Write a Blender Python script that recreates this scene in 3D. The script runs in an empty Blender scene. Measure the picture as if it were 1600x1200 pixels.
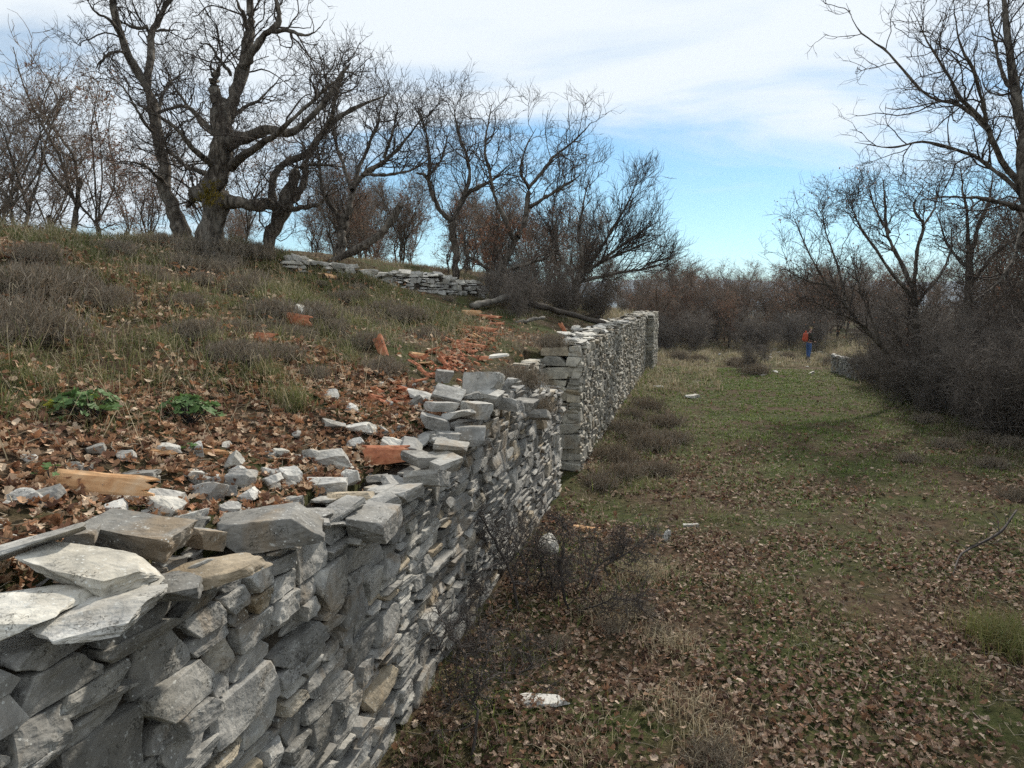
import bpy, bmesh, math, random
import numpy as np
from mathutils import Vector, Matrix, Euler

# ------------------------------------------------------------------ camera, sky, sun, exposure
R = math.radians
scene = bpy.context.scene
COL = scene.collection
CAM = np.array([0.0, 0.0, 3.2]); PITCH = R(6.7); FPX = 1110.0      # photo is 1600 x 1200
cam = bpy.data.cameras.new('camera'); camo = bpy.data.objects.new('camera', cam); COL.objects.link(camo)
camo.location = CAM; camo.rotation_euler = (R(90) - PITCH, 0, 0)
cam.sensor_width = 36; cam.lens = FPX / 1600 * 36; cam.clip_start = 0.05; cam.clip_end = 60000
scene.camera = camo
SUN_AZ, SUN_EL = R(25), R(34)                                       # azimuth clockwise from +Y
sun = bpy.data.lights.new('sun', 'SUN'); suno = bpy.data.objects.new('sun', sun); COL.objects.link(suno)
sdir = Vector((math.sin(SUN_AZ) * math.cos(SUN_EL), math.cos(SUN_AZ) * math.cos(SUN_EL), math.sin(SUN_EL)))
suno.rotation_euler = sdir.to_track_quat('Z', 'Y').to_euler()
suno.location = (20, 30, 40)
sun.energy = 5.0; sun.angle = R(2.5); sun.color = (1.0, 0.93, 0.82)
w = bpy.data.worlds.new('World'); scene.world = w; w.use_nodes = True
nt = w.node_tree; N = nt.nodes; L = nt.links
for n in list(N): N.remove(n)


def mnode(nt, op, a=None, b=None, c=None):
    n = nt.nodes.new('ShaderNodeMath'); n.operation = op
    for i, v in enumerate((a, b, c)):
        if v is None: continue
        if isinstance(v, (int, float)): n.inputs[i].default_value = v
        else: nt.links.new(v, n.inputs[i])
    return n.outputs[0]


out = N.new('ShaderNodeOutputWorld'); bg = N.new('ShaderNodeBackground'); bg.inputs[1].default_value = 0.085
sky = N.new('ShaderNodeTexSky'); sky.sky_type = 'NISHITA'; sky.sun_disc = False
sky.sun_elevation = SUN_EL; sky.sun_rotation = SUN_AZ; sky.air_density = 1.0; sky.dust_density = 0.0; sky.ozone_density = 1.6; sky.altitude = 900
tc = N.new('ShaderNodeTexCoord'); sep = N.new('ShaderNodeSeparateXYZ'); L.new(tc.outputs['Generated'], sep.inputs[0])
zc = mnode(nt, 'ADD', mnode(nt, 'MAXIMUM', sep.outputs[2], 0.0), 0.3)
px = mnode(nt, 'DIVIDE', sep.outputs[0], zc); py = mnode(nt, 'DIVIDE', sep.outputs[1], zc)
cmb = N.new('ShaderNodeCombineXYZ'); L.new(px, cmb.inputs[0]); L.new(py, cmb.inputs[1])
mp = N.new('ShaderNodeMapping'); L.new(cmb.outputs[0], mp.inputs[0]); mp.inputs['Rotation'].default_value = (0, 0, R(24)); mp.inputs['Location'].default_value = (3.1, 1.7, 0)
mp.inputs['Scale'].default_value = (0.8, 2.0, 1)
n1 = N.new('ShaderNodeTexNoise'); n1.inputs['Scale'].default_value = 1.15; n1.inputs['Detail'].default_value = 7
n1.inputs['Roughness'].default_value = 0.55; n1.inputs['Distortion'].default_value = 0.7
L.new(mp.outputs[0], n1.inputs['Vector'])
# thin broken cloud all over the sky, its ragged edge lies ahead, open sky past it
f = mnode(nt, 'SUBTRACT', 1.95, py); f = mnode(nt, 'MULTIPLY_ADD', px, -0.26, f)
f = mnode(nt, 'MINIMUM', f, 0.27); f = mnode(nt, 'MAXIMUM', f, -0.6)
nz = mnode(nt, 'MULTIPLY_ADD', n1.outputs[0], 2.3, -1.12)
f = mnode(nt, 'ADD', f, nz)
mr = N.new('ShaderNodeMapRange'); mr.interpolation_type = 'SMOOTHSTEP'; L.new(f, mr.inputs[0])
mr.inputs[1].default_value = -0.32; mr.inputs[2].default_value = 0.42; mr.inputs[3].default_value = 0.02; mr.inputs[4].default_value = 0.96
mix = N.new('ShaderNodeMix'); mix.data_type = 'RGBA'; L.new(mr.outputs[0], mix.inputs[0])
tint = N.new('ShaderNodeMix'); tint.data_type = 'RGBA'; tint.blend_type = 'MULTIPLY'; tint.inputs[0].default_value = 1
L.new(sky.outputs[0], tint.inputs[6]); tint.inputs[7].default_value = (0.90, 1.18, 1.22, 1)
L.new(tint.outputs[2], mix.inputs[6]); mix.inputs[7].default_value = (9.6, 10.1, 10.5, 1)
L.new(mix.outputs[2], bg.inputs[0]); L.new(bg.outputs[0], out.inputs[0])
scene.view_settings.view_transform = 'Standard'; scene.view_settings.look = 'None'
scene.view_settings.exposure = 0.2; scene.view_settings.gamma = 1.0
scene.view_settings.use_curve_mapping = False
scene.cycles.use_denoising = False; scene.cycles.sample_clamp_indirect = 3.0; scene.cycles.sample_clamp_direct = 12.0
scene.cycles.max_bounces = 6; scene.cycles.diffuse_bounces = 3; scene.cycles.transparent_max_bounces = 8

random.seed(7)
RNG = np.random.default_rng(11)

# ------------------------------------------------------------------ layout helpers
SP, CP = math.sin(PITCH), math.cos(PITCH)


def ray(u, v):
    a = (600 - v) / FPX
    return np.array([(u - 800) / FPX, CP + a * SP, -SP + a * CP])


def at(u, v, t): return CAM + ray(u, v) * t


def onz(u, v, z):
    r = ray(u, v); t = (z - CAM[2]) / r[2]
    return CAM + r * t


def project(p):
    p = np.asarray(p, float) - CAM
    t = p[..., 1] * CP - p[..., 2] * SP
    up = p[..., 1] * SP + p[..., 2] * CP
    return 800 + FPX * p[..., 0] / t, 600 - FPX * up / t, t


def vnoise(x, y, seed=0):
    x = np.asarray(x, float); y = np.asarray(y, float)
    xi = np.floor(x).astype(np.int64); yi = np.floor(y).astype(np.int64)
    fx = x - xi; fy = y - yi
    fx = fx * fx * (3 - 2 * fx); fy = fy * fy * (3 - 2 * fy)

    def h(a, b):
        k = (a * 374761393 + b * 668265263 + seed * 974634541) & 0xffffffff
        k = ((k ^ (k >> 13)) * 1274126177) & 0xffffffff
        return ((k ^ (k >> 16)) & 0xffff) / 65535.0
    return (h(xi, yi) * (1 - fx) + h(xi + 1, yi) * fx) * (1 - fy) + (h(xi, yi + 1) * (1 - fx) + h(xi + 1, yi + 1) * fx) * fy


def fbm(x, y, o=4, seed=0):
    s = 0; a = 0.5; f = 1.0
    for i in range(o):
        s = s + a * vnoise(x * f + 13.7 * i, y * f - 7.1 * i, seed + i); a *= 0.5; f *= 2.03
    return s * 2 - 0.94                                               # about -0.9 .. 0.9


def sstep(a, b, x):
    t = np.clip((x - a) / (b - a), 0, 1); return t * t * (3 - 2 * t)


TX, TY = 0.2407, 0.9706                                              # along the walls
WANG = math.atan2(TY, TX)
P0 = np.array([-2.008, 0.0])


def sd(x, y):
    dx = x - P0[0]; dy = y - P0[1]
    return dx * TX + dy * TY, -(dx * TY - dy * TX)                    # s along, d behind the face


def xy(s, d): return P0[0] + s * TX - d * TY, P0[1] + s * TY + d * TX


def wall_top(s):
    return np.interp(s, [0, 2, 3.4, 5.2, 6.5, 7.3, 7.8, 8.6, 10, 11.75, 13.0, 13.1, 20, 33, 38],
                     [2.2, 2.17, 2.02, 1.9, 2.0, 2.16, 2.3, 2.24, 2.06, 1.8, 1.8, 2.46, 2.5, 2.56, 2.6])


def H(x, y):
    x = np.asarray(x, float); y = np.asarray(y, float)
    s, d = sd(x, y)
    zp = 0.10 * fbm(x * 0.35, y * 0.35, 3, 3) + 0.04 * fbm(x * 1.7, y * 1.7, 3, 9)
    zp = zp + 0.12 * sstep(0.7, 0.0, -d) * sstep(42, 36, s)
    zp = zp + 0.45 * sstep(8.5, 12, -d) + 0.8 * sstep(14, 40, -d) * sstep(60, 30, y)
    zp = zp - 22 * sstep(75, 700, y)
    zf = np.interp(s, [-5, 0, 2, 3.4, 5.2, 7.3, 9, 11.7, 13.1, 20, 34], [2.25, 2.2, 2.12, 1.98, 1.86, 2.05, 2.1, 1.95, 2.1, 2.3, 2.36])
    g = np.where(d < 6.5, d, 6.5 + 1.6 * (1 - np.exp(-np.maximum(d - 6.5, 0) / 1.8)))
    g = g - 0.045 * np.maximum(d - 13, 0)
    nfall = sstep(0.2, 1.2, d)
    zh = zf + 0.31 * (g - 0.3) + nfall * (0.16 * fbm(x * 0.7, y * 0.7, 3, 5) + 0.06 * fbm(x * 2.6, y * 2.6, 3, 6))
    zh = np.maximum(zh, 0.5 + 0 * zh) - 22 * sstep(75, 700, y)
    fade = sstep(47, 37.5, s)
    dc = np.where((s > 11.8) & (s < 13.1), 0.8, 0.3)
    k = sstep(dc - 0.08, dc + 0.08, d) * fade
    # past the end of the long wall the hill runs out in a slope instead of a step
    k2 = fade * sstep(-1.5, 6, d)
    k = np.where(s > 37.6, k2, k)
    return zp * (1 - k) + zh * k


def hit(u, v, tmax=90):
    r = ray(u, v); t = np.concatenate([np.arange(0.8, 20, 0.02), np.arange(20, tmax, 0.1)])
    p = CAM[None] + r[None] * t[:, None]
    b = np.nonzero(p[:, 2] < H(p[:, 0], p[:, 1]))[0]
    i = b[0] if len(b) else len(t) - 1
    q = p[i]; return np.array([q[0], q[1], float(H(q[0], q[1]))]), t[i]


# ------------------------------------------------------------------ mesh helpers
def mk_mesh(name, V, F, cols=None, smooth=False):
    me = bpy.data.meshes.new(name)
    V = np.ascontiguousarray(V, dtype=np.float32).reshape(-1, 3); F = np.ascontiguousarray(F, dtype=np.int32)
    k = F.shape[1]
    me.vertices.add(len(V)); me.vertices.foreach_set('co', V.ravel())
    me.loops.add(F.size); me.loops.foreach_set('vertex_index', F.ravel())
    me.polygons.add(len(F)); me.polygons.foreach_set('loop_start', np.arange(0, F.size, k, dtype=np.int32))
    me.polygons.foreach_set('use_smooth', np.full(len(F), smooth, dtype=bool))
    if cols is not None:
        ca = me.color_attributes.new('col', 'FLOAT_COLOR', 'POINT')
        c4 = np.ones((len(V), 4), np.float32); c4[:, :3] = cols
        ca.data.foreach_set('color', c4.ravel())
    me.update(calc_edges=True); me.validate(); return me


def link(name, data, mat=None, parent=None, loc=None):
    o = bpy.data.objects.new(name, data); COL.objects.link(o)
    if mat is not None and data is not None and len(data.materials) == 0: data.materials.append(mat)
    if parent is not None: o.parent = parent
    if loc is not None: o.location = loc
    return o


def tag(o, label=None, cat=None, group=None, kind=None):
    if label: o['label'] = label
    if cat: o['category'] = cat
    if group: o['group'] = group
    if kind: o['kind'] = kind
    return o


def thing(name, label, cat, loc=(0, 0, 0), rz=0.0, group=None):
    o = bpy.data.objects.new(name, None); COL.objects.link(o); o.location = loc; o.rotation_euler = (0, 0, rz)
    o.empty_display_size = 0.2
    return tag(o, label, cat, group, 'thing')


def copy_tree(o, parent=None):
    c = o.copy(); COL.objects.link(c); c.parent = parent
    for ch in o.children: copy_tree(ch, c)
    return c


def tubes(P, Rr, k):
    """P (n,m,3) centre lines, Rr (n,m) radii, k sides -> verts, quads"""
    n, m = Rr.shape
    T = np.empty_like(P); T[:, 1:-1] = P[:, 2:] - P[:, :-2]; T[:, 0] = P[:, 1] - P[:, 0]; T[:, -1] = P[:, -1] - P[:, -2]
    T /= np.linalg.norm(T, axis=2, keepdims=True) + 1e-9
    ref = np.where(np.abs(T[:, :1, 2:3]) < 0.8, np.array([0, 0, 1.0]), np.array([1.0, 0.2, 0]))
    A = np.cross(T, np.broadcast_to(ref, T.shape)); A /= np.linalg.norm(A, axis=2, keepdims=True) + 1e-9
    B = np.cross(T, A)
    th = np.arange(k) * 2 * math.pi / k
    V = P[:, :, None] + Rr[:, :, None, None] * (A[:, :, None] * np.cos(th)[None, None, :, None] + B[:, :, None] * np.sin(th)[None, None, :, None])
    i = np.arange(n)[:, None, None] * m * k; j = np.arange(m - 1)[None, :, None] * k; q = np.arange(k)[None, None, :]; q2 = (q + 1) % k
    F = np.stack(np.broadcast_arrays(i + j + q, i + j + q2, i + j + k + q2, i + j + k + q), -1).reshape(-1, 4)
    return V.reshape(-1, 3), F


def catmull(P, m):
    P = np.asarray(P, float); n = len(P)
    Q = np.vstack([2 * P[0] - P[1], P, 2 * P[-1] - P[-2]])
    t = np.linspace(0, n - 1 - 1e-6, m); i = t.astype(int); f = (t - i)[:, None]
    a, b, c, d = Q[i], Q[i + 1], Q[i + 2], Q[i + 3]
    return 0.5 * (2 * b + (c - a) * f + (2 * a - 5 * b + 4 * c - d) * f ** 2 + (3 * b - a - 3 * c + d) * f ** 3)


def merge(parts):
    V = []; F = []; o = 0
    for v, f in parts:
        V.append(v); F.append(f + o); o += len(v)
    return np.concatenate(V), np.concatenate(F)


# ------------------------------------------------------------------ materials
def mat_base(name):
    m = bpy.data.materials.new(name); m.use_nodes = True
    return m, m.node_tree, m.node_tree.nodes['Principled BSDF']


def noise_node(nt, scale, detail=4, rough=0.55, vec=None, dist=0.0):
    n = nt.nodes.new('ShaderNodeTexNoise'); n.inputs['Scale'].default_value = scale; n.inputs['Detail'].default_value = detail
    n.inputs['Roughness'].default_value = rough; n.inputs['Distortion'].default_value = dist
    if vec is not None: nt.links.new(vec, n.inputs['Vector'])
    return n.outputs[0]


def ramp(nt, fac, stops):
    r = nt.nodes.new('ShaderNodeValToRGB'); e = r.color_ramp.elements
    while len(e) < len(stops): e.new(0.5)
    for x, (p, c) in zip(e, stops):
        x.position = p; x.color = (*c, 1) if len(c) == 3 else c
    nt.links.new(fac, r.inputs[0]); return r.outputs[0]


def mixc(nt, fac, a, b, mode='MIX'):
    n = nt.nodes.new('ShaderNodeMix'); n.data_type = 'RGBA'; n.blend_type = mode
    for s, v in ((n.inputs[0], fac), (n.inputs[6], a), (n.inputs[7], b)):
        if isinstance(v, (int, float)): s.default_value = v
        elif isinstance(v, tuple): s.default_value = (*v, 1)
        else: nt.links.new(v, s)
    return n.outputs[2]


def bump(nt, bs, h, strength=0.5, dist=0.01):
    b = nt.nodes.new('ShaderNodeBump'); b.inputs['Strength'].default_value = strength; b.inputs['Distance'].default_value = dist
    nt.links.new(h, b.inputs['Height']); nt.links.new(b.outputs[0], bs.inputs['Normal'])


def rng_range(nt, v, a, b, c=0.0, d=1.0):
    n = nt.nodes.new('ShaderNodeMapRange'); nt.links.new(v, n.inputs[0])
    for i, x in enumerate((a, b, c, d)): n.inputs[i + 1].default_value = x
    return n.outputs[0]


def stone_mat(name, island, tones, ochre=0.5, lichen=0.5):
    m, nt, bs = mat_base(name)
    if island: rnd = nt.nodes.new('ShaderNodeNewGeometry').outputs['Random Per Island']
    else: rnd = nt.nodes.new('ShaderNodeObjectInfo').outputs['Random']
    pos = nt.nodes.new('ShaderNodeNewGeometry').outputs['Position']
    base = ramp(nt, rnd, tones)
    cloud = noise_node(nt, 9, 6, 0.62, pos, 0.6)
    col = mixc(nt, rng_range(nt, cloud, 0.3, 0.72), mixc(nt, 1.0, base, (0.62, 0.62, 0.62), 'MULTIPLY'), mixc(nt, 1.0, base, (1.22, 1.2, 1.16), 'MULTIPLY'))
    # rusty ochre washes, pale lichen crusts and black lichen spots
    och = noise_node(nt, 1.9, 5, 0.6, pos, 0.8)
    col = mixc(nt, mnode(nt, 'MULTIPLY', rng_range(nt, och, 0.54, 0.68), ochre), col, (0.27, 0.19, 0.105))
    mp2 = nt.nodes.new('ShaderNodeMapping'); nt.links.new(pos, mp2.inputs[0]); mp2.inputs['Scale'].default_value = (1, 1, 0.45)
    st_ = noise_node(nt, 1.3, 6, 0.65, mp2.outputs[0], 0.8)
    col = mixc(nt, 1.0, col, ramp(nt, st_, [(0.34, (0.66, 0.64, 0.60)), (0.55, (1.0, 1.0, 1.0)), (0.72, (1.16, 1.14, 1.08))]), 'MULTIPLY')
    pale = noise_node(nt, 26, 5, 0.7, pos, 0.3)
    col = mixc(nt, mnode(nt, 'MULTIPLY', rng_range(nt, pale, 0.60, 0.68), 0.75 * lichen), col, (0.55, 0.56, 0.53))
    msk = noise_node(nt, 5.5, 3, 0.6, pos)
    spots = mnode(nt, 'MULTIPLY', rng_range(nt, noise_node(nt, 62, 3, 0.6, pos, 1.5), 0.54, 0.58), rng_range(nt, msk, 0.52, 0.60))
    col = mixc(nt, mnode(nt, 'MULTIPLY', spots, lichen), col, (0.045, 0.043, 0.036))
    spk = nt.nodes.new('ShaderNodeTexVoronoi'); spk.inputs['Scale'].default_value = 38; nt.links.new(pos, spk.inputs['Vector'])
    wh = mnode(nt, 'MULTIPLY', mnode(nt, 'LESS_THAN', spk.outputs['Distance'], 0.17), rng_range(nt, noise_node(nt, 3.1, 2, 0.5, pos), 0.5, 0.6))
    col = mixc(nt, mnode(nt, 'MULTIPLY', wh, lichen), col, (0.6, 0.61, 0.58))
    nt.links.new(col, bs.inputs['Base Color']); bs.inputs['Roughness'].default_value = 0.88
    bs.inputs['Specular IOR Level'].default_value = 0.25
    h = mnode(nt, 'ADD', noise_node(nt, 30, 5, 0.6, pos, 0.4), mnode(nt, 'MULTIPLY', noise_node(nt, 7, 4, 0.6, pos), 2.0))
    bump(nt, bs, h, 0.6, 0.012)
    return m


GREY = [(0.0, (0.22, 0.218, 0.208)), (0.3, (0.30, 0.297, 0.285)), (0.65, (0.37, 0.366, 0.35)), (0.92, (0.43, 0.425, 0.40)), (0.96, (0.39, 0.345, 0.27)), (1.0, (0.36, 0.30, 0.22))]
CREAM = [(0.0, (0.25, 0.245, 0.22)), (0.4, (0.38, 0.37, 0.33)), (0.8, (0.48, 0.465, 0.41)), (1.0, (0.38, 0.33, 0.25))]
PALE = [(0.0, (0.46, 0.458, 0.44)), (0.5, (0.56, 0.555, 0.53)), (1.0, (0.65, 0.635, 0.58))]
M = {}
M['stone'] = stone_mat('grey_limestone', False, GREY, 0.6, 0.8)
M['stone_j'] = stone_mat('grey_limestone_rubble', True, GREY, 0.75, 0.8)
M['cream'] = stone_mat('cream_limestone', False, CREAM, 0.55, 0.8)
M['cream_j'] = stone_mat('cream_limestone_rubble', True, CREAM, 0.55, 0.8)
M['pale'] = stone_mat('pale_limestone', False, PALE, 0.25, 0.7)


def simple(name, stops, scale=6, rough=0.9, bstr=0.4, bdist=0.01, wave=False):
    m, nt, bs = mat_base(name)
    pos = nt.nodes.new('ShaderNodeTexCoord').outputs['Object']
    n = noise_node(nt, scale, 6, 0.62, pos, 0.4)
    col = ramp(nt, n, stops)
    nt.links.new(col, bs.inputs['Base Color']); bs.inputs['Roughness'].default_value = rough
    bs.inputs['Specular IOR Level'].default_value = 0.2
    bump(nt, bs, noise_node(nt, scale * 3, 6, 0.65, pos), bstr, bdist)
    return m


M['core'] = simple('earth_fill', [(0.3, (0.03, 0.025, 0.02)), (0.55, (0.075, 0.062, 0.047)), (0.75, (0.13, 0.11, 0.085))], 9, 0.95, 1.0, 0.05)
M['tile'] = simple('terracotta', [(0.28, (0.15, 0.07, 0.045)), (0.44, (0.34, 0.125, 0.065)), (0.6, (0.43, 0.18, 0.095)), (0.76, (0.42, 0.27, 0.18))], 13, 0.9, 0.5, 0.008)
M['tile_pale'] = simple('weathered_terracotta', [(0.3, (0.40, 0.20, 0.09)), (0.5, (0.55, 0.33, 0.17)), (0.72, (0.60, 0.42, 0.26))], 8, 0.9, 0.5, 0.008)
M['deadwood'] = simple('grey_dead_wood', [(0.3, (0.09, 0.08, 0.068)), (0.55, (0.19, 0.175, 0.15)), (0.75, (0.30, 0.28, 0.245))], 6, 0.9, 0.7, 0.015)
M['darkwood'] = simple('dark_rotten_wood', [(0.3, (0.045, 0.038, 0.032)), (0.6, (0.10, 0.085, 0.07))], 6, 0.95, 0.7, 0.015)
M['moss'] = simple('moss', [(0.3, (0.10, 0.085, 0.012)), (0.7, (0.19, 0.15, 0.03))], 20, 1.0, 0.8, 0.02)


def bark_mat():
    m, nt, bs = mat_base('oak_bark')
    pos = nt.nodes.new('ShaderNodeNewGeometry').outputs['Position']
    mp = nt.nodes.new('ShaderNodeMapping'); nt.links.new(pos, mp.inputs[0]); mp.inputs['Scale'].default_value = (1, 1, 0.35)
    n = noise_node(nt, 11, 7, 0.68, mp.outputs[0], 1.2)
    li = noise_node(nt, 3.2, 4, 0.6, pos, 0.5)
    col = ramp(nt, n, [(0.36, (0.02, 0.016, 0.013)), (0.5, (0.10, 0.084, 0.068)), (0.64, (0.24, 0.21, 0.175))])
    col = mixc(nt, mnode(nt, 'MULTIPLY', rng_range(nt, li, 0.5, 0.68), 0.5), col, (0.23, 0.215, 0.185))
    nt.links.new(col, bs.inputs['Base Color']); bs.inputs['Roughness'].default_value = 0.95; bs.inputs['Specular IOR Level'].default_value = 0.1
    bump(nt, bs, n, 1.0, 0.05)
    return m


M['bark'] = bark_mat()
M['twig'] = simple('twig_bark', [(0.35, (0.04, 0.032, 0.027)), (0.65, (0.09, 0.074, 0.062))], 4, 0.9, 0.0)
M['thorn'] = simple('thorn_bark', [(0.35, (0.045, 0.04, 0.038)), (0.65, (0.10, 0.088, 0.08))], 4, 0.9, 0.0)
M['thicket'] = simple('thicket_bark', [(0.35, (0.11, 0.095, 0.083)), (0.65, (0.23, 0.20, 0.172))], 3, 0.9, 0.0)
M['woodtwig'] = simple('wood_twig_bark', [(0.35, (0.12, 0.093, 0.074)), (0.65, (0.25, 0.20, 0.158))], 1.5, 0.9, 0.0)


def vcol_mat(name, trans=0.3, rough=0.8):
    m, nt, bs = mat_base(name)
    a = nt.nodes.new('ShaderNodeAttribute'); a.attribute_name = 'col'
    nt.links.new(a.outputs['Color'], bs.inputs['Base Color']); bs.inputs['Roughness'].default_value = rough
    bs.inputs['Specular IOR Level'].default_value = 0.2
    tr = nt.nodes.new('ShaderNodeBsdfTranslucent'); nt.links.new(a.outputs['Color'], tr.inputs['Color'])
    mx = nt.nodes.new('ShaderNodeMixShader'); mx.inputs[0].default_value = trans
    nt.links.new(bs.outputs[0], mx.inputs[1]); nt.links.new(tr.outputs[0], mx.inputs[2])
    nt.links.new(mx.outputs[0], nt.nodes['Material Output'].inputs[0])
    return m


M['leaf'] = vcol_mat('dead_oak_leaf', 0.18)
M['treeleaf'] = vcol_mat('clinging_oak_leaf', 0.3)
M['grass'] = vcol_mat('grass_blade', 0.3, 0.7)
M['green'] = vcol_mat('mallow_leaf', 0.25, 0.6)


def ground_mat():
    m, nt, bs = mat_base('ground_soil')
    pos = nt.nodes.new('ShaderNodeNewGeometry').outputs['Position']
    a = noise_node(nt, 0.55, 5, 0.6, pos, 0.4); b = noise_node(nt, 9, 8, 0.7, pos, 0.5); c = noise_node(nt, 45, 4, 0.7, pos)
    soil = ramp(nt, b, [(0.3, (0.035, 0.025, 0.017)), (0.5, (0.085, 0.06, 0.04)), (0.7, (0.16, 0.115, 0.075))])
    turf = ramp(nt, b, [(0.3, (0.03, 0.036, 0.014)), (0.55, (0.065, 0.075, 0.028)), (0.72, (0.12, 0.105, 0.05))])
    col = mixc(nt, rng_range(nt, a, 0.42, 0.58), soil, turf)
    nt.links.new(col, bs.inputs['Base Color']); bs.inputs['Roughness'].default_value = 1.0; bs.inputs['Specular IOR Level'].default_value = 0.05
    bump(nt, bs, mnode(nt, 'ADD', b, c), 0.9, 0.04)
    return m


M['ground'] = ground_mat()

# ------------------------------------------------------------------ the ground sheet and far hills
def grade(lo, a, b, hi, st, g=1.16):
    mid = np.arange(a, b, st); l = []; x = a; s = st
    while x > lo: s *= g; x -= s; l.append(x)
    r = []; x = mid[-1]; s = st
    while x < hi: s *= g; x += s; r.append(x)
    return np.array(l[::-1] + list(mid) + r)


gx = grade(-4500, -10, 14, 4500, 0.17); gy = grade(-60, -1, 22, 6000, 0.17, 1.10)
X, Y = np.meshgrid(gx, gy); Z = H(X, Y)
V = np.stack([X, Y, Z], -1).reshape(-1, 3); nx, ny = len(gx), len(gy)
i = (np.arange(ny - 1)[:, None] * nx + np.arange(nx - 1)[None]).ravel()
g = link('ground', mk_mesh('ground', V, np.stack([i, i + 1, i + nx + 1, i + nx], -1), smooth=True), M['ground'])
tag(g, 'leaf littered ground with a grassy track below the walls and a bank above', kind='structure')
M['hill'] = simple('far_hill_forest', [(0.3, (0.05, 0.06, 0.06)), (0.7, (0.12, 0.12, 0.11))], 0.004, 1.0, 0.0)
hx = np.linspace(-5200, 5200, 200); rows = []
for k, (yy, hh) in enumerate(((4300, 0.0), (4700, 0.5), (5200, 1.0), (5800, 0.6))):
    top = 95 + 75 * fbm(hx / 1100, hx * 0 + 2.2, 5, 31) + 60 * np.exp(-((hx - 1500) / 1500) ** 2)
    rows.append(np.stack([hx, np.full_like(hx, yy), -24 + hh * (top + 26) + 8 * fbm(hx / 150, hx * 0 + k, 3, 40)], -1))
V = np.concatenate(rows); i = (np.arange(3)[:, None] * 200 + np.arange(199)[None]).ravel()
hl = link('hills', mk_mesh('hills', V, np.stack([i, i + 1, i + 201, i + 200], -1), smooth=True), M['hill'])
tag(hl, 'blue distant hills beyond the wood', kind='structure')


# ------------------------------------------------------------------ stones
def stone_mesh(seed, bev=0.03, front=True, rough=0.0, sub=0):
    """a broken block inside the unit cube (-.5 .. .5), faces cut askew; triangulated"""
    r = random.Random(seed); bm = bmesh.new(); bmesh.ops.create_cube(bm, size=1.0)

    def cut(co, no):
        ge = bm.verts[:] + bm.edges[:] + bm.faces[:]
        res = bmesh.ops.bisect_plane(bm, geom=ge, plane_co=co, plane_no=no, clear_outer=True)
        ed = [e for e in res['geom_cut'] if isinstance(e, bmesh.types.BMEdge)]
        if ed: bmesh.ops.edgeloop_fill(bm, edges=ed)
    if front:
        for ax, sg in ((0, 1), (0, -1), (2, 1), (2, -1)):            # skew the four sides
            n = Vector((r.uniform(-.13, .13), r.uniform(-.12, .12), r.uniform(-.16, .16))); n[ax] = sg
            if ax == 2: n[0] *= 0.8
            else: n[2] = r.uniform(-.5, .5)
            c = Vector((0, 0, 0)); c[ax] = sg * (0.5 - abs(n[2 - ax]) * 0.14)
            cut(c, n.normalized())
        n = Vector((r.uniform(-.2, .2), -1, r.uniform(-.2, .2))); cut(Vector((0, -0.46, 0)), n.normalized())
        for k in range(r.randint(2, 4)):                              # broken corners and edges
            n = Vector((r.choice((-1, 1)) * r.uniform(.3, 1), -r.uniform(0.1, 1.0), r.choice((-1, 1)) * r.uniform(.3, 1))).normalized()
            cut(n * 0.5 * (abs(n.x) + abs(n.y) + abs(n.z)) * r.uniform(0.80, 0.96), n)
    else:                                                             # loose lumps and slabs: broken all round
        for k in range(r.randint(5, 7)):
            a = 6.28 * k / 6 + r.uniform(-.5, .5); n = Vector((math.cos(a), math.sin(a), r.uniform(-.45, .45))).normalized()
            cut(n * r.uniform(.36, .52), n)
        for k in range(r.randint(3, 5)):
            a = r.uniform(0, 6.28); sg = r.choice((1, 1, -1)); n = Vector((math.cos(a) * .6, math.sin(a) * .6, sg * r.uniform(.5, 1.6))).normalized()
            cut(n * r.uniform(.28, .44), n)
    if bev: bmesh.ops.bevel(bm, geom=bm.edges[:], offset=bev, segments=1, affect='EDGES', clamp_overlap=True)
    bmesh.ops.remove_doubles(bm, verts=bm.verts[:], dist=0.004)
    if sub:
        bmesh.ops.triangulate(bm, faces=bm.faces[:])
        for q in range(sub):
            bmesh.ops.subdivide_edges(bm, edges=[e for e in bm.edges if e.calc_length() > (0.2, 0.13, 0.09)[q]], cuts=1)
            bmesh.ops.triangulate(bm, faces=bm.faces[:])
        bm.normal_update()
        from mathutils import noise as mn
        for v in bm.verts:
            q = Vector((v.co.x * 2.6, v.co.y * 2.2, v.co.z * 1.2)) + Vector((seed * 1.7, 0, 0))
            v.co += v.normal * rough * (1.3 * mn.noise(q) + 0.9 * mn.noise(q * 2.6) + 0.6 * mn.noise(q * 6.1))
    bmesh.ops.triangulate(bm, faces=bm.faces[:])
    me = bpy.data.meshes.new('stone'); bm.to_mesh(me); bm.free()
    return me


def arrays(me):
    v = np.empty(len(me.vertices) * 3, np.float32); me.vertices.foreach_get('co', v)
    f = np.array([p.vertices[:] for p in me.polygons], np.int32)
    return v.reshape(-1, 3), f


NST = 26
ST_HI = [stone_mesh(100 + i, 0.02, True, 0.022, 3) for i in range(NST)]
ST_LO = [stone_mesh(100 + i, 0.05, True) for i in range(NST)]
ST_SLAB = [stone_mesh(300 + i, 0.018, False, 0.03, 3) for i in range(14)]
LO_ARR = [arrays(stone_mesh(100 + i, 0)) for i in range(NST)]; SLAB_ARR = [arrays(stone_mesh(300 + i, 0, False)) for i in range(14)]


def with_mat(meshes, mat):
    r = []
    for m in meshes:
        c = m.copy(); c.materials.clear(); c.materials.append(mat); r.append(c)
    return r


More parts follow.
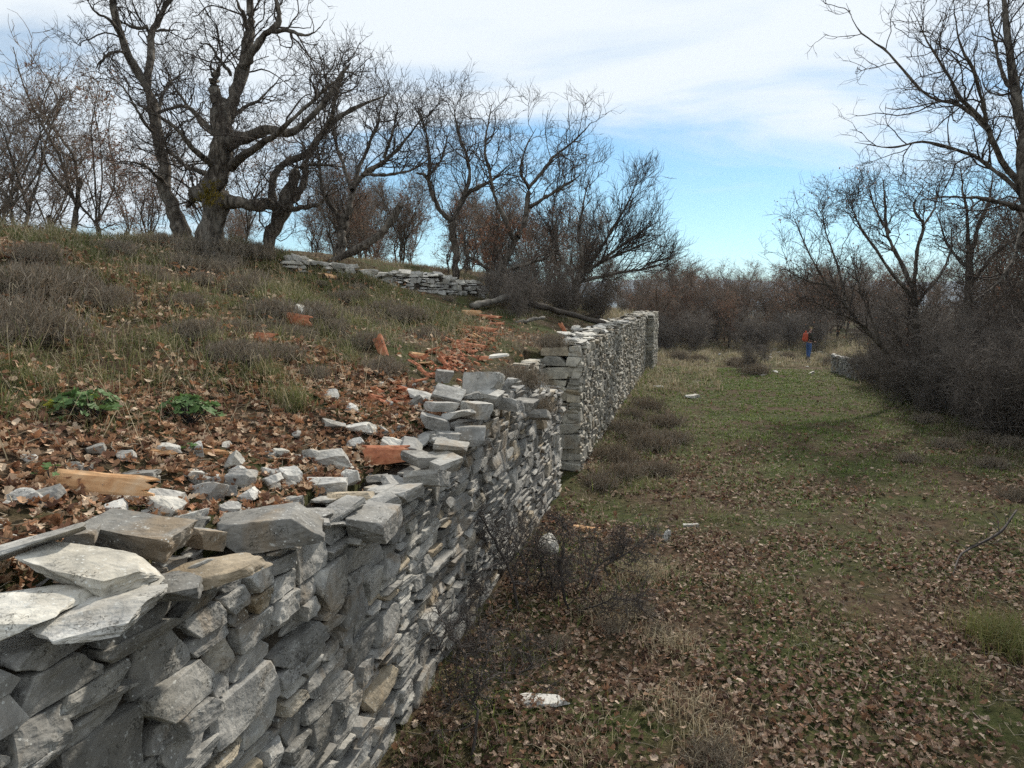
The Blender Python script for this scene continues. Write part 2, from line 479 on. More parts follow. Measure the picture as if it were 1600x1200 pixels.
HI_GREY = with_mat(ST_HI, M['stone']); HI_CREAM = with_mat(ST_LO, M['cream'])
SLAB_GREY = with_mat(ST_SLAB, M['stone']); SLAB_PALE = with_mat(ST_SLAB, M['pale'])


def cells(s0, s1, z0, ztop, band, width, split, rnd, slab=0.0):
    """rubble coursing: bands cut into columns, columns cut into stacked stones"""
    res = []; z = z0
    zmax = max(ztop(s) for s in np.linspace(s0, s1, 40))
    while z < zmax:
        h = rnd.uniform(*band); s = s0
        while s < s1:
            wd = min(rnd.uniform(*width), s1 - s)
            if s1 - s - wd < width[0] * 0.6: wd = s1 - s
            lim = ztop(s + wd / 2)
            hh = min(h, lim - z)
            if hh > 0.045:
                k = rnd.choices((1, 2, 3, 4), split)[0]
                k = max(1, min(k, int(hh / 0.05)))
                cut = sorted([0] + [(q + 1 + rnd.uniform(-.3, .3)) / k for q in range(k - 1)] + [1])
                for a, b in zip(cut[:-1], cut[1:]):
                    if (b - a) * hh < 0.16 and wd > 0.34 and rnd.random() < 0.55:
                        m = rnd.uniform(.35, .65)
                        res.append((s + wd * m / 2, z + hh * (a + b) / 2, wd * m, hh * (b - a)))
                        res.append((s + wd * (1 + m) / 2, z + hh * (a + b) / 2, wd * (1 - m), hh * (b - a)))
                    else:
                        res.append((s + wd / 2, z + hh * (a + b) / 2, wd, hh * (b - a)))
            s += wd
        z += h
    return res


def lay(cs, rnd, base=Matrix.Identity(4), depth=(0.2, 0.3), proud=(-.028, .03), gap=0.012, rot=3.5):
    ents = []
    for (cx, cz, wd, hh) in cs:
        dp = rnd.uniform(*depth); pr = rnd.uniform(*proud)
        if rnd.random() < .07: pr += rnd.uniform(.02, .05)
        m = base @ Matrix.Translation((cx + rnd.uniform(-.006, .006), dp / 2 - pr, cz + rnd.uniform(-.006, .006))) @ \
            Euler((R(rnd.gauss(0, 2)), R(rnd.gauss(0, rot)), R(rnd.gauss(0, rot * 0.9)))).to_matrix().to_4x4() @ \
            Matrix.Diagonal((wd * 1.03 - gap, dp, hh * 1.05 - gap, 1))
        if rnd.random() < 0.5: m = m @ Matrix.Diagonal((-1, 1, -1, 1))   # turned half round: same look, other outline
        ents.append((m, rnd.randrange(NST), wd * hh))
    return ents


def build_wall(root, ents, hi, arr, mat_j, name='stone', most=300):
    """the largest-in-view stones as parts, the rest joined"""
    rm = Matrix.LocRotScale(root.location, root.rotation_euler, None)
    sc = []
    for m, k, a in ents:
        p = np.array((rm @ m).to_translation()); u, v, t = project(p)
        vis = (-60 < u < 1660) and (-60 < v < 1260) and t > 0.3
        sc.append(a / t ** 2 if vis else -1)
    order = np.argsort(sc)[::-1]; parts = [i for i in order[:most] if sc[i] > 0]; ps = set(parts)
    for i in parts:
        m, k, a = ents[i]; o = bpy.data.objects.new(name, hi[k % len(hi)]); COL.objects.link(o)
        o.parent = root; o.matrix_local = m
    rest = [i for i in range(len(ents)) if i not in ps]
    if rest:
        VV = []
        for i in rest:
            m, k, a = ents[i]; v, f = arr[k % len(arr)]; mm = np.array(m)
            VV.append((v @ mm[:3, :3].T + mm[:3, 3], f))
        v, f = merge(VV)
        tag(link('rubble_stones', mk_mesh('rubble_stones', v, f), mat_j, root), kind='stuff')


def box_verts(bx):
    x0, x1, y0, y1, z0, z1 = bx
    v = np.array([(x, y, z) for x in (x0, x1) for y in (y0, y1) for z in (z0, z1)], float)
    f = np.array([(0, 1, 3, 2), (4, 6, 7, 5), (0, 4, 5, 1), (2, 3, 7, 6), (0, 2, 6, 4), (1, 5, 7, 3)])
    return v, f


def core_strip(s0, s1, d0, d1, topf, z0=-0.3, st=0.25):
    """the earth filled heart of a wall, its top following the courses"""
    ss = np.linspace(s0, s1, max(3, int((s1 - s0) / st))); V = []
    for s in ss:
        z = topf(s)
        V += [(s, d0, z0), (s, d0, z), (s, (d0 + d1) / 2, z + 0.02), (s, d1, z), (s, d1, z0)]
    n = len(ss); F = []
    for a in range(n - 1):
        for b in range(4): F.append((a * 5 + b, a * 5 + b + 1, a * 5 + b + 6, a * 5 + b + 5))
    F.append((0, 1, 2, 2)); V = np.array(V, float)
    V[:, 1] += 0.03 * fbm(V[:, 0] * 3, V[:, 2] * 3, 3, 77)
    F = [q for q in F[:-1]]
    me = mk_mesh('wall_core', V, np.array(F))
    return me


# ---- near wall
rs = random.Random(21)
wall = thing('dry_stone_wall', 'near grey dry stone wall with a broken rubble top, running from the lower left corner', 'stone wall', (P0[0], P0[1], 0), WANG)
wt = lambda s: float(wall_top(s)) - 0.07 + 0.05 * math.sin(s * 5.1) * math.sin(s * 2.3)
c1 = cells(0.6, 5.0, -0.1, wt, (0.15, 0.28), (0.20, 0.54), (2.6, 4, 2.6, 0.6), rs)
c2 = cells(5.0, 11.75, -0.1, wt, (0.15, 0.28), (0.17, 0.48), (1.8, 4, 3.4, 0.8), rs)
c1 = [c for c in c1 if rs.random() > .10 or c[2] * c[3] > .022]; c2 = [c for c in c2 if rs.random() > .06 or c[2] * c[3] > .015]
ents = lay(c1, rs, proud=(-.04, .03), gap=0.008, rot=1.9) + lay(c2, rs, rot=1.9, gap=.009, proud=(-.03, .022))
eb = Matrix.Translation((11.75, 0, 0)) @ Matrix.Rotation(R(90), 4, 'Z')         # broken end of the wall
ents += lay(cells(0.05, 0.75, -0.1, lambda s: wt(11.5), (0.15, 0.26), (0.16, 0.36), (3, 4, 2, 0), rs), rs, eb)
build_wall(wall, ents, HI_GREY, LO_ARR, M['stone_j'])
link('wall_core', core_strip(0.3, 11.62, 0.085, 0.62, lambda s: wt(s) - 0.03), M['core'], wall)
# hand laid top stones of the near wall: u, v of the centre in plan, top z, length, depth, height, turn, tilt
inv = Matrix.LocRotScale(wall.location, wall.rotation_euler, None).inverted()
tops = [  # u, v, z, w, d, h, yaw, tiltx, tilty, pale
    (38, 838, 2.33, .34, .26, .07, 35, -14, -10, 0), (135, 868, 2.30, .43, .22, .08, -14, 4, 5, 1), (215, 815, 2.25, .38, .20, .11, -10, 6, 5, 0),
    (45, 932, 2.25, .33, .28, .07, 14, 3, -3, 1), (150, 938, 2.23, .34, .26, .07, 20, 3, -3, 1), (340, 880, 2.10, .40, .24, .085, 28, 2, -4, 0),
    (425, 800, 2.12, .43, .26, .17, 18, 2, -3, 0), (122, 828, 2.27, .12, .12, .10, 20, 0, 0, 0), (292, 806, 2.14, .18, .14, .07, 30, 8, 10, 0), (318, 826, 2.13, .15, .14, .1, 60, 0, 20, 0),
    (525, 790, 1.98, .32, .14, .05, 62, 4, -14, 0), (470, 815, 1.97, .28, .2, .06, 55, 0, -8, 0), (265, 905, 2.12, .2, .2, .06, 30, 5, 0, 0), (205, 908, 2.17, .18, .2, .05, -20, 5, 0, 1),
    (585, 795, 1.92, .42, .24, .12, 68, 0, -3, 0), (630, 760, 1.93, .36, .22, .09, 70, 5, 3, 0), (600, 772, 1.95, .25, .2, .05, 20, 6, 0, 0),
    (668, 735, 1.97, .34, .24, .1, 74, 3, 3, 0), (690, 712, 2.0, .36, .24, .08, 72, -4, 3, 0), (655, 708, 2.02, .26, .2, .07, 40, 12, 8, 0),
    (705, 690, 2.06, .3, .25, .09, 75, 0, -3, 0), (640, 690, 2.04, .28, .2, .07, 20, 10, 10, 0), (735, 665, 2.08, .35, .25, .13, 72, 3, 0, 0),
    (680, 650, 2.16, .30, .2, .09, -12, 6, 4, 0), (715, 640, 2.2, .36, .22, .06, -4, 4, -3, 1), (690, 628, 2.26, .3, .2, .06, 30, 8, 6, 0), (655, 612, 2.26, .28, .18, .05, 8, 10, -6, 1),
    (745, 628, 2.24, .32, .2, .10, 60, 0, 0, 0), (700, 610, 2.32, .36, .2, .07, 12, 6, 3, 0), (755, 582, 2.46, .44, .22, .18, -14, 2, 6, 0), (694, 578, 2.40, .27, .16, .1, -14, 6, 14, 1),
    (765, 610, 2.30, .3, .25, .10, 60, 0, 0, 0), (795, 622, 2.2, .3, .25, .09, 70, 0, 4, 0), (822, 625, 2.1, .28, .2, .09, 70, 0, 0, 0), (845, 640, 1.95, .25, .2, .08, 60, 5, 0, 0),
    (738, 612, 2.3, .26, .16, .05, -20, 10, 0, 0), (780, 552, 2.5, .32, .16, .045, -26, 4, 0, 1)]
for k_, (u, v, z, a, b, c, yaw, tx, ty, pl) in enumerate(tops):
    if k_ > 13: a, b, c, tx, ty, yaw = a * rs.uniform(.62, .9), b * rs.uniform(.8, 1.1), c * rs.uniform(1.1, 1.6), tx + rs.gauss(0, 7), ty + rs.gauss(0, 8), yaw + rs.gauss(0, 14)
    p = onz(u, v, z); rnd = rs.randrange(14)
    m = inv @ Matrix.Translation((p[0], p[1], z - c / 2)) @ Euler((R(tx), R(ty), R(yaw))).to_matrix().to_4x4() @ Matrix.Diagonal((a * 1.14, b * 1.12, c * 0.95, 1))
    o = bpy.data.objects.new('capstone', HI_GREY[(rnd * 5 + 3) % NST] if c > .085 else (SLAB_PALE if pl else SLAB_GREY)[rnd]); COL.objects.link(o); o.parent = wall; o.matrix_local = m
ents = []
for k in range(150):                                                   # smaller rubble between them
    s = rs.uniform(0.8, 11.7); d = rs.uniform(0.0, 0.62); a = rs.uniform(.1, .3); hgt = rs.uniform(.035, .1)
    z = wt(s) + hgt * 0.4 + rs.uniform(-.03, .04)
    m = Matrix.Translation((s, max(d, a * 0.35), z)) @ Euler((R(rs.gauss(0, 9)), R(rs.gauss(0, 9)), R(rs.uniform(0, 180)))).to_matrix().to_4x4() @ Matrix.Diagonal((a, a * rs.uniform(.55, .9), hgt, 1))
    ents.append((m, rs.randrange(14), a * hgt))
build_wall(wall, ents, SLAB_GREY, SLAB_ARR, M['stone_j'], 'capstone', 110)

# ---- long wall beyond the gap, with a buttress-like last length that stands proud
rs = random.Random(5)
lw = thing('dry_stone_wall', 'tall pale dry stone wall receding along the grassy track', 'stone wall', (P0[0], P0[1], 0), WANG)
lt = lambda s: float(wall_top(s)) - 0.06 + 0.03 * math.sin(s * 3.1)
A = -0.10; B = -0.42
ents = lay(cells(13.1, 20, -0.1, lt, (0.12, 0.22), (0.10, 0.28), (2.5, 4, 2.5, .5), rs), rs, Matrix.Translation((0, A, 0)), proud=(-.03, .03))
ents += lay(cells(20, 33.2, -0.1, lt, (0.13, 0.24), (0.12, 0.30), (2, 4, 3, .3), rs), rs, Matrix.Translation((0, A, 0)), proud=(-.035, .03))
ents += lay(cells(33.2, 38, -0.1, lambda s: lt(s) + .06, (0.16, 0.28), (0.14, 0.36), (2, 4, 3, 0), rs), rs, Matrix.Translation((0, B, 0)))
q = Matrix.Rotation(R(-90), 4, 'Z')                                   # end faces, towards the viewer
ents += lay(cells(-0.75, 0.0, -0.1, lambda s: lt(13.2), (0.14, 0.26), (0.3, 0.8), (5, 3, 1, 0), rs), rs, Matrix.Translation((13.1, A, 0)) @ q, gap=0.02)
ents += lay(cells(-0.33, 0.0, -0.1, lambda s: lt(34), (0.16, 0.28), (0.2, 0.34), (3, 4, 2, 0), rs), rs, Matrix.Translation((33.2, B, 0)) @ q)
# set back filling in the gap between the two walls
ents += lay(cells(11.8, 13.05, -0.1, lambda s: 2.2, (0.14, 0.24), (0.14, 0.36), (3, 4, 2, 0), rs), rs, Matrix.Translation((0, 0.55, 0)))
build_wall(lw, ents, HI_CREAM, LO_ARR, M['cream_j'])
link('wall_core', core_strip(13.16, 33.3, A + 0.09, 0.62, lambda s: lt(s) - 0.03), M['core'], lw)
link('wall_core', core_strip(33.28, 37.95, B + 0.09, 0.6, lambda s: lt(s) + 0.02), M['core'], lw)
ents = []
for k in range(420):
    s = rs.uniform(13.15, 37.9); lo = B if s > 33.2 else A
    d = rs.uniform(lo + 0.1, 0.6); a = rs.uniform(.16, .42); hgt = rs.uniform(.035, .09)
    m = Matrix.Translation((s, max(d, lo + a * .35), lt(s) + hgt * .3 + rs.uniform(-.02, .09))) @ Euler((R(rs.gauss(0, 8)), R(rs.gauss(0, 8)), R(rs.uniform(0, 180)))).to_matrix().to_4x4() @ Matrix.Diagonal((a, a * rs.uniform(.55, .9), hgt, 1))
    ents.append((m, rs.randrange(14), a * hgt))
build_wall(lw, ents, SLAB_PALE, SLAB_ARR, M['cream_j'], 'capstone', 160)

# ---- low wall at the back of the ruin, on the rise
rs = random.Random(9)
(a0, t0), (a1, t1) = hit(452, 425), hit(765, 466)
rw_ang = math.atan2(a1[1] - a0[1], a1[0] - a0[0]); rw_len = math.hypot(a1[0] - a0[0], a1[1] - a0[1])
rw = thing('dry_stone_wall', 'low pale dry stone wall at the back of the ruin under the old oaks', 'stone wall', (a0[0], a0[1], 0), rw_ang)


def rw_g(s): return float(H(a0[0] + s * math.cos(rw_ang), a0[1] + s * math.sin(rw_ang)))


zt = lambda s: float(np.interp(s, [0, rw_len], [at(452, 409, t0)[2], at(765, 443, t1)[2]])) + 0.05 * math.sin(s * 1.7) + 0.04 * math.sin(s * 4)
ents = lay(cells(0, rw_len, 3.0, zt, (0.13, 0.24), (0.16, 0.40), (4, 4, 1, 0), rs), rs, gap=0.02)
ents = [e for e in ents if rs.random() > .22 and e[0].to_translation().z > rw_g(e[0].to_translation().x) - 0.15]
for k in range(70):
    s = rs.uniform(0, rw_len); a = rs.uniform(.2, .42); hgt = rs.uniform(.05, .11)
    ents.append((Matrix.Translation((s, rs.uniform(.1, .5), zt(s) + hgt * .3)) @ Euler((R(rs.gauss(0, 8)), R(rs.gauss(0, 8)), R(rs.uniform(0, 180)))).to_matrix().to_4x4() @ Matrix.Diagonal((a, a * .7, hgt, 1)), rs.randrange(14), a * hgt))
build_wall(rw, ents, with_mat(ST_LO, M['pale']), LO_ARR, M['cream_j'])
link('wall_core', core_strip(0, rw_len, 0.09, 0.55, lambda s: zt(s) - 0.04, 2.6), M['core'], rw)

# ---- low stone enclosure half hidden by the thicket
rs = random.Random(12)
p = hit(1337, 596)[0]
hu = thing('stone_enclosure', 'low ruined stone enclosure half hidden in the dark thicket beyond the track', 'stone wall', (p[0], p[1], p[2] - 0.1), R(-8))
ents = lay(cells(0, 3.6, 0, lambda s: 0.95 - 0.08 * s, (0.16, 0.26), (0.2, 0.5), (4, 4, 1, 0), rs), rs, gap=0.02)
ents += lay(cells(-3.5, 0, 0, lambda s: 0.95, (0.16, 0.26), (0.2, 0.5), (4, 4, 1, 0), rs), rs, Matrix.Rotation(R(-90), 4, 'Z'), gap=0.02)
for k in range(30):
    s = rs.uniform(0.1, 3.5); a = rs.uniform(.25, .5); hgt = rs.uniform(.06, .12)
    ents.append((Matrix.Translation((s, rs.uniform(.1, .5), 0.97 - 0.08 * s)) @ Euler((R(rs.gauss(0, 8)), R(rs.gauss(0, 8)), R(rs.uniform(0, 180)))).to_matrix().to_4x4() @ Matrix.Diagonal((a, a * .7, hgt, 1)), rs.randrange(14), a * hgt))
build_wall(hu, ents, HI_GREY, LO_ARR, M['stone_j'])
v, f = merge([box_verts((0.09, 3.5, 0.1, 0.55, -.2, 0.6)), box_verts((0.1, 0.55, 0.12, 3.4, -.2, 0.88))])
link('wall_core', mk_mesh('wall_core', v, f), M['core'], hu)


# ------------------------------------------------------------------ trees
def grow(limbs, levels, seed, gnarl=0.02, trunk_sides=10, relief=0.10):
    """limbs: list of (points, radii). returns trunk (V,F), crown (V,F), tips"""
    rg = np.random.default_rng(seed); m = 22; Ps, Rs = [], []
    for pts, rad in limbs:
        P = catmull(pts, m); r = np.interp(np.linspace(0, 1, m), np.linspace(0, 1, len(rad)), rad)
        nn = np.cumsum(rg.normal(0, 1, (m, 3)), 0); nn -= np.linspace(0, 1, m)[:, None] * nn[-1]
        P = P + nn * (r[:, None] * 0.16 + gnarl * 0.25)
        Ps.append(P); Rs.append(r)
    P = np.array(Ps); Rr = np.array(Rs)
    Rt = Rr * (1 + relief * rg.normal(0, 1, Rr.shape))
    V, F = tubes(P, Rt, trunk_sides)
    c = np.repeat(P.reshape(-1, 3), trunk_sides, 0)
    d = V - c; kx = fbm(V[:, 0] * 9 + V[:, 2] * 4, V[:, 1] * 9 + V[:, 2] * 6, 3, 60)
    V = c + d * (1 + 0.42 * kx[:, None])
    trunk = (V, F); crown = []; tips = None
    for lv in levels:
        n, m = Rr.shape
        seg = np.linalg.norm(np.diff(P, axis=1), axis=2).sum(1)
        cnt = rg.poisson(seg * lv['dens']) + lv.get('min', 0)
        idx = np.repeat(np.arange(n), cnt)
        if len(idx) == 0: break
        t = rg.uniform(lv.get('t0', 0.25), 1.0, len(idx)) ** 0.85 * (m - 1); a = np.minimum(t.astype(int), m - 2); fr = (t - a)[:, None]
        p0 = P[idx, a] * (1 - fr) + P[idx, a + 1] * fr; r0 = Rr[idx, a] * (1 - fr[:, 0]) + Rr[idx, a + 1] * fr[:, 0]
        tg = P[idx, a + 1] - P[idx, a]; tg /= np.linalg.norm(tg, axis=1, keepdims=True) + 1e-9
        ax = np.cross(tg, rg.normal(0, 1, tg.shape)); ax /= np.linalg.norm(ax, axis=1, keepdims=True) + 1e-9
        an = R(1) * rg.uniform(lv.get('a0', 28), lv.get('a1', 72), len(idx))[:, None]
        dr = tg * np.cos(an) + np.cross(ax, tg) * np.sin(an)
        dr[:, 2] += lv.get('up', 0.15)
        ln = lv['len'] * rg.uniform(0.45, 1.35, len(idx)) * (1.15 - 0.55 * t / (m - 1))
        rr = np.clip(r0 * lv.get('rr', 0.55) * rg.uniform(.7, 1.1, len(idx)), lv['rmin'], lv.get('rmax', 9))
        ln = np.minimum(ln, rr * lv.get('slim', 150))
        k = lv['m']; Q = np.empty((len(idx), k, 3)); Q[:, 0] = p0
        for j in range(1, k):
            dr = dr / (np.linalg.norm(dr, axis=1, keepdims=True) + 1e-9)
            Q[:, j] = Q[:, j - 1] + dr * (ln / (k - 1))[:, None]
            dr = dr + rg.normal(0, lv.get('wig', 0.28), dr.shape); dr[:, 2] += lv.get('trop', 0.06)
        RQ = rr[:, None] * np.linspace(1, lv.get('tip', 0.4), k)[None]
        crown.append(tubes(Q, RQ, lv['k']))
        P, Rr = Q, RQ; tips = Q
    return trunk, merge(crown), tips


def leaf_cards(pos, rg, size=(.05, .09), pal=None):
    """little bent leaves (two quads each) hanging at the given points"""
    n = len(pos); s = rg.uniform(*size, n)[:, None]
    a = rg.normal(0, 1, (n, 3)); a[:, 2] -= 0.6; a /= np.linalg.norm(a, axis=1, keepdims=True)
    b = np.cross(a, rg.normal(0, 1, (n, 3))); b /= np.linalg.norm(b, axis=1, keepdims=True); c = np.cross(a, b)
    V = np.stack([pos, pos + a * s, pos + a * s * .5 + b * s * .3 + c * s * .12, pos + a * s * .55 - b * s * .3 + c * s * .12], 1)
    q = np.arange(n)[:, None] * 4
    F = np.concatenate([q + np.array([[0, 2, 1]]), q + np.array([[0, 1, 3]])])
    col = pal[rg.integers(0, len(pal), n)] * rg.uniform(.7, 1.25, (n, 1))
    return V.reshape(-1, 3), F, np.repeat(col, 4, 0)


RUST = np.array([(.20, .105, .07), (.26, .145, .095), (.17, .085, .06), (.29, .19, .13)])


def make_tree(name, label, limbs, levels, seed, base, leaves=0, group=None, twig='twig', cat='tree', leafzone=None, bark='bark', **kw):
    base = np.asarray(base, float); p0 = limbs[0][0][0]; p0[2] = min(p0[2], float(H(p0[0], p0[1])) - .12)
    tr, cr, tips = grow(limbs, levels, seed, **kw)
    o = thing(name, label, cat, tuple(base), 0, group)
    link('trunk', mk_mesh('trunk', tr[0] - base, tr[1], smooth=True), M[bark], o)
    co_ = link('crown', mk_mesh('crown', cr[0] - base, cr[1], smooth=True), M[twig], o)
    if leaves:
        rg = np.random.default_rng(seed + 5); tp = tips[:, 1:].reshape(-1, 3)
        if leafzone is not None:
            c, r = leafzone; tp = tp[np.linalg.norm(tp - c, axis=1) < r]
        if len(tp):
            tp = tp[rg.integers(0, len(tp), leaves)]
            V, F, c = leaf_cards(tp + rg.normal(0, .03, tp.shape) - base, rg, pal=RUST)
            tag(link('dead_leaves', mk_mesh('dead_leaves', V, F, c), M['treeleaf'], co_), kind='stuff')
    return o


def limb(t, pts):
    """pixel polyline (u, v, depth offset, width px) -> points, radii"""
    P = np.array([at(u, v, t + dt) for u, v, dt, wd in pts]); r = np.array([wd * 0.335 * (t + dt) / FPX for u, v, dt, wd in pts])
    if r[-1] < 0.6 * r[0]: r[-1] *= 0.5
    return P, r


def lv(dens, len_, rmin, m, k, **kw): return dict(dens=dens, len=len_, rmin=rmin, m=m, k=k, **kw)


OAK = [lv(4.3, 1.25, .009, 10, 4, rmax=.018, wig=.34, up=.25, t0=.2), lv(4.8, .70, .0062, 7, 3, rmax=.011, wig=.32, up=.2, t0=.1), lv(6.5, .38, .0046, 4, 3, wig=.3, up=.15, t0=.1), lv(3.0, .24, .0036, 3, 3, wig=.3, t0=.1)]
OAKM = [lv(4.3, 1.45, .010, 9, 4, rmax=.018, wig=.3, up=.3, t0=.2), lv(4.6, .85, .0072, 6, 3, rmax=.012, wig=.3, up=.25, t0=.1), lv(5.5, .48, .0056, 3, 3, wig=.28, up=.2, t0=.1), lv(2.2, .30, .0046, 2, 3, wig=.3, t0=.1)]

T = 14.5
L1 = [limb(T, [(290, 398, 0, 46), (281, 360, 0, 37), (268, 320, 0, 33), (258, 270, .1, 30), (248, 220, .2, 28), (238, 170, .3, 27), (228, 130, .3, 25)]),
      limb(T, [(230, 138, .3, 21), (207, 97, .2, 19), (190, 60, 0, 17), (178, 15, -.2, 16), (170, -40, -.2, 14), (165, -110, -.2, 9)]),
      limb(T, [(230, 138, .3, 18), (235, 92, .6, 17), (236, 55, .8, 16), (250, 25, .9, 14), (267, -5, 1, 12), (285, -60, 1.1, 8)]),
      limb(T, [(192, 62, 0, 9), (172, 35, -.3, 7), (150, 20, -.6, 6), (133, -5, -.8, 4)]), limb(T, [(232, 42, .7, 9), (205, 38, .5, 8), (183, 33, .3, 5)]),
      limb(T, [(197, 80, .1, 8), (178, 82, -.3, 7), (160, 95, -.5, 6), (150, 107, -.6, 4)]), limb(T, [(236, 46, .8, 8), (258, 45, 1., 6), (281, 48, 1.1, 3)]),
      limb(T, [(247, 215, .2, 9), (218, 182, -.4, 7), (195, 140, -.8, 5), (168, 112, -1, 3)]), limb(T, [(240, 180, .3, 9), (290, 170, -.5, 7), (330, 205, -1, 5), (375, 235, -1.2, 3)]),
      limb(T, [(262, 290, .1, 10), (225, 262, -.5, 7), (190, 252, -.9, 4)]), limb(T, [(250, 225, .2, 9), (255, 150, 1.2, 7), (290, 110, 1.8, 4)])]
make_tree('oak_tree', 'tall old oak forking high, leftmost of the gnarled oaks on the bank', L1, OAK, 1, at(290, 392, T), relief=.04)
T = 13.4
L2 = [limb(T, [(328, 402, 0, 66), (332, 372, 0, 54), (337, 340, 0, 54), (340, 305, 0, 62), (345, 272, 0, 52), (346, 240, 0, 50), (350, 208, 0, 46), (350, 180, 0, 40), (349, 158, .1, 35)]),
      limb(T, [(347, 170, .1, 28), (341, 140, .1, 24), (340, 118, .1, 14), (342, 100, .1, 8)]),
      limb(T, [(352, 182, .1, 30), (365, 147, .2, 28), (378, 110, .3, 28), (388, 75, .4, 24), (392, 40, .5, 20), (390, 0, .5, 16), (386, -70, .5, 8)]),
      limb(T, [(378, 106, .3, 19), (400, 72, .1, 18), (425, 46, 0, 16), (431, 15, 0, 13), (420, -30, -.1, 8)]), limb(T, [(422, 48, 0, 11), (452, 50, -.2, 9), (478, 58, -.3, 6), (500, 42, -.4, 3)]),
      limb(T, [(391, 55, .5, 10), (378, 20, .2, 9), (366, -15, 0, 6)]), limb(T, [(362, 120, .3, 9), (345, 96, .1, 8), (326, 72, 0, 6), (312, 66, -.1, 4)]),
      limb(T, [(352, 228, 0, 32), (385, 218, -.4, 27), (415, 208, -.6, 23), (445, 212, -.6, 19), (480, 195, -.5, 16), (512, 160, -.4, 13), (530, 128, -.3, 11), (548, 98, -.3, 6)]),
      limb(T, [(362, 262, 0, 20), (395, 240, -.7, 17), (430, 215, -1.0, 14), (470, 180, -1.2, 10), (508, 142, -1.3, 7), (540, 118, -1.4, 4)]),
      limb(T, [(338, 262, 0, 18), (305, 232, -.6, 13), (280, 205, -.9, 9), (245, 178, -1.1, 6), (210, 160, -1.2, 3)]),
      limb(T, [(352, 318, 0, 30), (385, 320, -.1, 26), (412, 322, .2, 26), (430, 322, .5, 25)]), limb(T, [(342, 300, 0, 36), (312, 300, .4, 26), (292, 322, .8, 20)]),
      limb(T, [(345, 215, 0, 13), (310, 180, .8, 9), (280, 145, 1.2, 6), (262, 118, 1.4, 3)]), limb(T, [(350, 205, 0, 12), (375, 170, .9, 9), (410, 150, 1.4, 6), (440, 118, 1.7, 3)]),
      limb(T, [(340, 275, 0, 14), (300, 262, .8, 10), (270, 238, 1.2, 6), (245, 205, 1.4, 3)])]
tree2 = make_tree('oak_tree', 'massive gnarled oak with a burred trunk and broken stub on the bank', L2, OAK, 2, at(330, 395, T), trunk_sides=16, relief=.06)
rg = np.random.default_rng(3)
mp_, mf_ = [], []
for k in range(60):
    c = at(326 + rg.normal(0, 7), 305 + rg.normal(0, 9), T - .36 - rg.uniform(0, .06)); mp_.append(c)
V, F, c = leaf_cards(np.repeat(np.array(mp_), 14, 0) + rg.normal(0, .02, (840, 3)) - np.array(at(330, 395, T)), rg, (.02, .045), np.array([(.20, .15, .02), (.14, .11, .02)]))
tag(link('moss', mk_mesh('moss', V, F, c), M['treeleaf'], tree2), kind='stuff')
T = 14.3
L3 = [limb(T, [(418, 412, 0, 32), (416, 378, 0, 27), (419, 348, 0, 30), (432, 325, 0, 36), (446, 302, 0, 26), (456, 275, 0, 25), (464, 262, 0, 18)]),
      limb(T, [(448, 312, 0, 22), (470, 298, .1, 18), (479, 275, .2, 15), (478, 255, .3, 12), (490, 232, .4, 8)]),
      limb(T, [(428, 325, 0, 20), (424, 285, .2, 18), (440, 255, .3, 17), (482, 236, .4, 17), (500, 212, .4, 15), (528, 182, .5, 12), (560, 165, .6, 9), (605, 148, .7, 5)]),
      limb(T, [(500, 214, .4, 12), (520, 180, 0, 10), (532, 140, -.3, 8), (538, 112, -.4, 4)]), limb(T, [(440, 330, 0, 16), (470, 328, -.4, 10), (498, 318, -.6, 8), (514, 298, -.7, 5)]),
      limb(T, [(470, 262, 0, 9), (500, 258, -.5, 7), (540, 262, -.8, 4)])]
make_tree('oak_tree', 'squat pollarded oak bent to one side beside the massive burred oak', L3, OAK, 3, at(418, 405, T), trunk_sides=12, relief=.08)
T = 18.5
L4 = [limb(T, [(533, 408, 0, 27), (535, 372, 0, 22), (540, 345, 0, 20), (547, 325, 0, 17)]), limb(T, [(538, 350, 0, 13), (515, 312, -.3, 11), (505, 278, -.4, 8), (500, 238, -.5, 6), (492, 195, -.6, 3)]),
      limb(T, [(545, 330, 0, 14), (552, 292, .2, 12), (568, 270, .3, 12), (600, 250, .4, 9), (632, 220, .5, 7), (660, 182, .6, 4)]), limb(T, [(550, 296, .1, 11), (536, 258, .6, 9), (526, 220, .8, 7), (520, 168, 1, 3)]),
      limb(T, [(600, 250, .4, 8), (612, 215, .1, 7), (622, 165, 0, 3)]), limb(T, [(552, 292, .2, 10), (570, 240, .8, 8), (588, 190, 1., 6), (600, 150, 1.2, 3)]), limb(T, [(565, 272, .3, 9), (610, 275, 0, 7), (650, 262, -.3, 5), (680, 235, -.4, 3)])]
make_tree('oak_tree', 'many-stemmed spreading oak behind the low back wall, beside the leaning dead trunk', L4, OAKM, 4, at(533, 402, T))
T = 20.5
L5 = [limb(T, [(710, 438, 0, 20), (712, 405, 0, 17), (711, 372, 0, 18), (709, 345, 0, 16)]), limb(T, [(709, 350, 0, 13), (690, 330, -.2, 12), (680, 302, -.2, 11), (668, 276, -.3, 9), (650, 270, -.4, 6)]),
      limb(T, [(669, 280, -.3, 8), (667, 242, -.3, 7), (664, 200, -.4, 5), (650, 158, -.5, 3)]), limb(T, [(710, 350, 0, 13), (724, 312, .2, 12), (740, 295, .3, 10), (768, 280, .4, 7), (802, 252, .5, 3)]),
      limb(T, [(727, 308, .2, 10), (733, 270, .4, 9), (728, 238, .6, 7), (715, 200, .7, 5), (708, 158, .8, 3)]), limb(T, [(668, 276, -.3, 8), (690, 250, .3, 6), (700, 210, .6, 3)])]
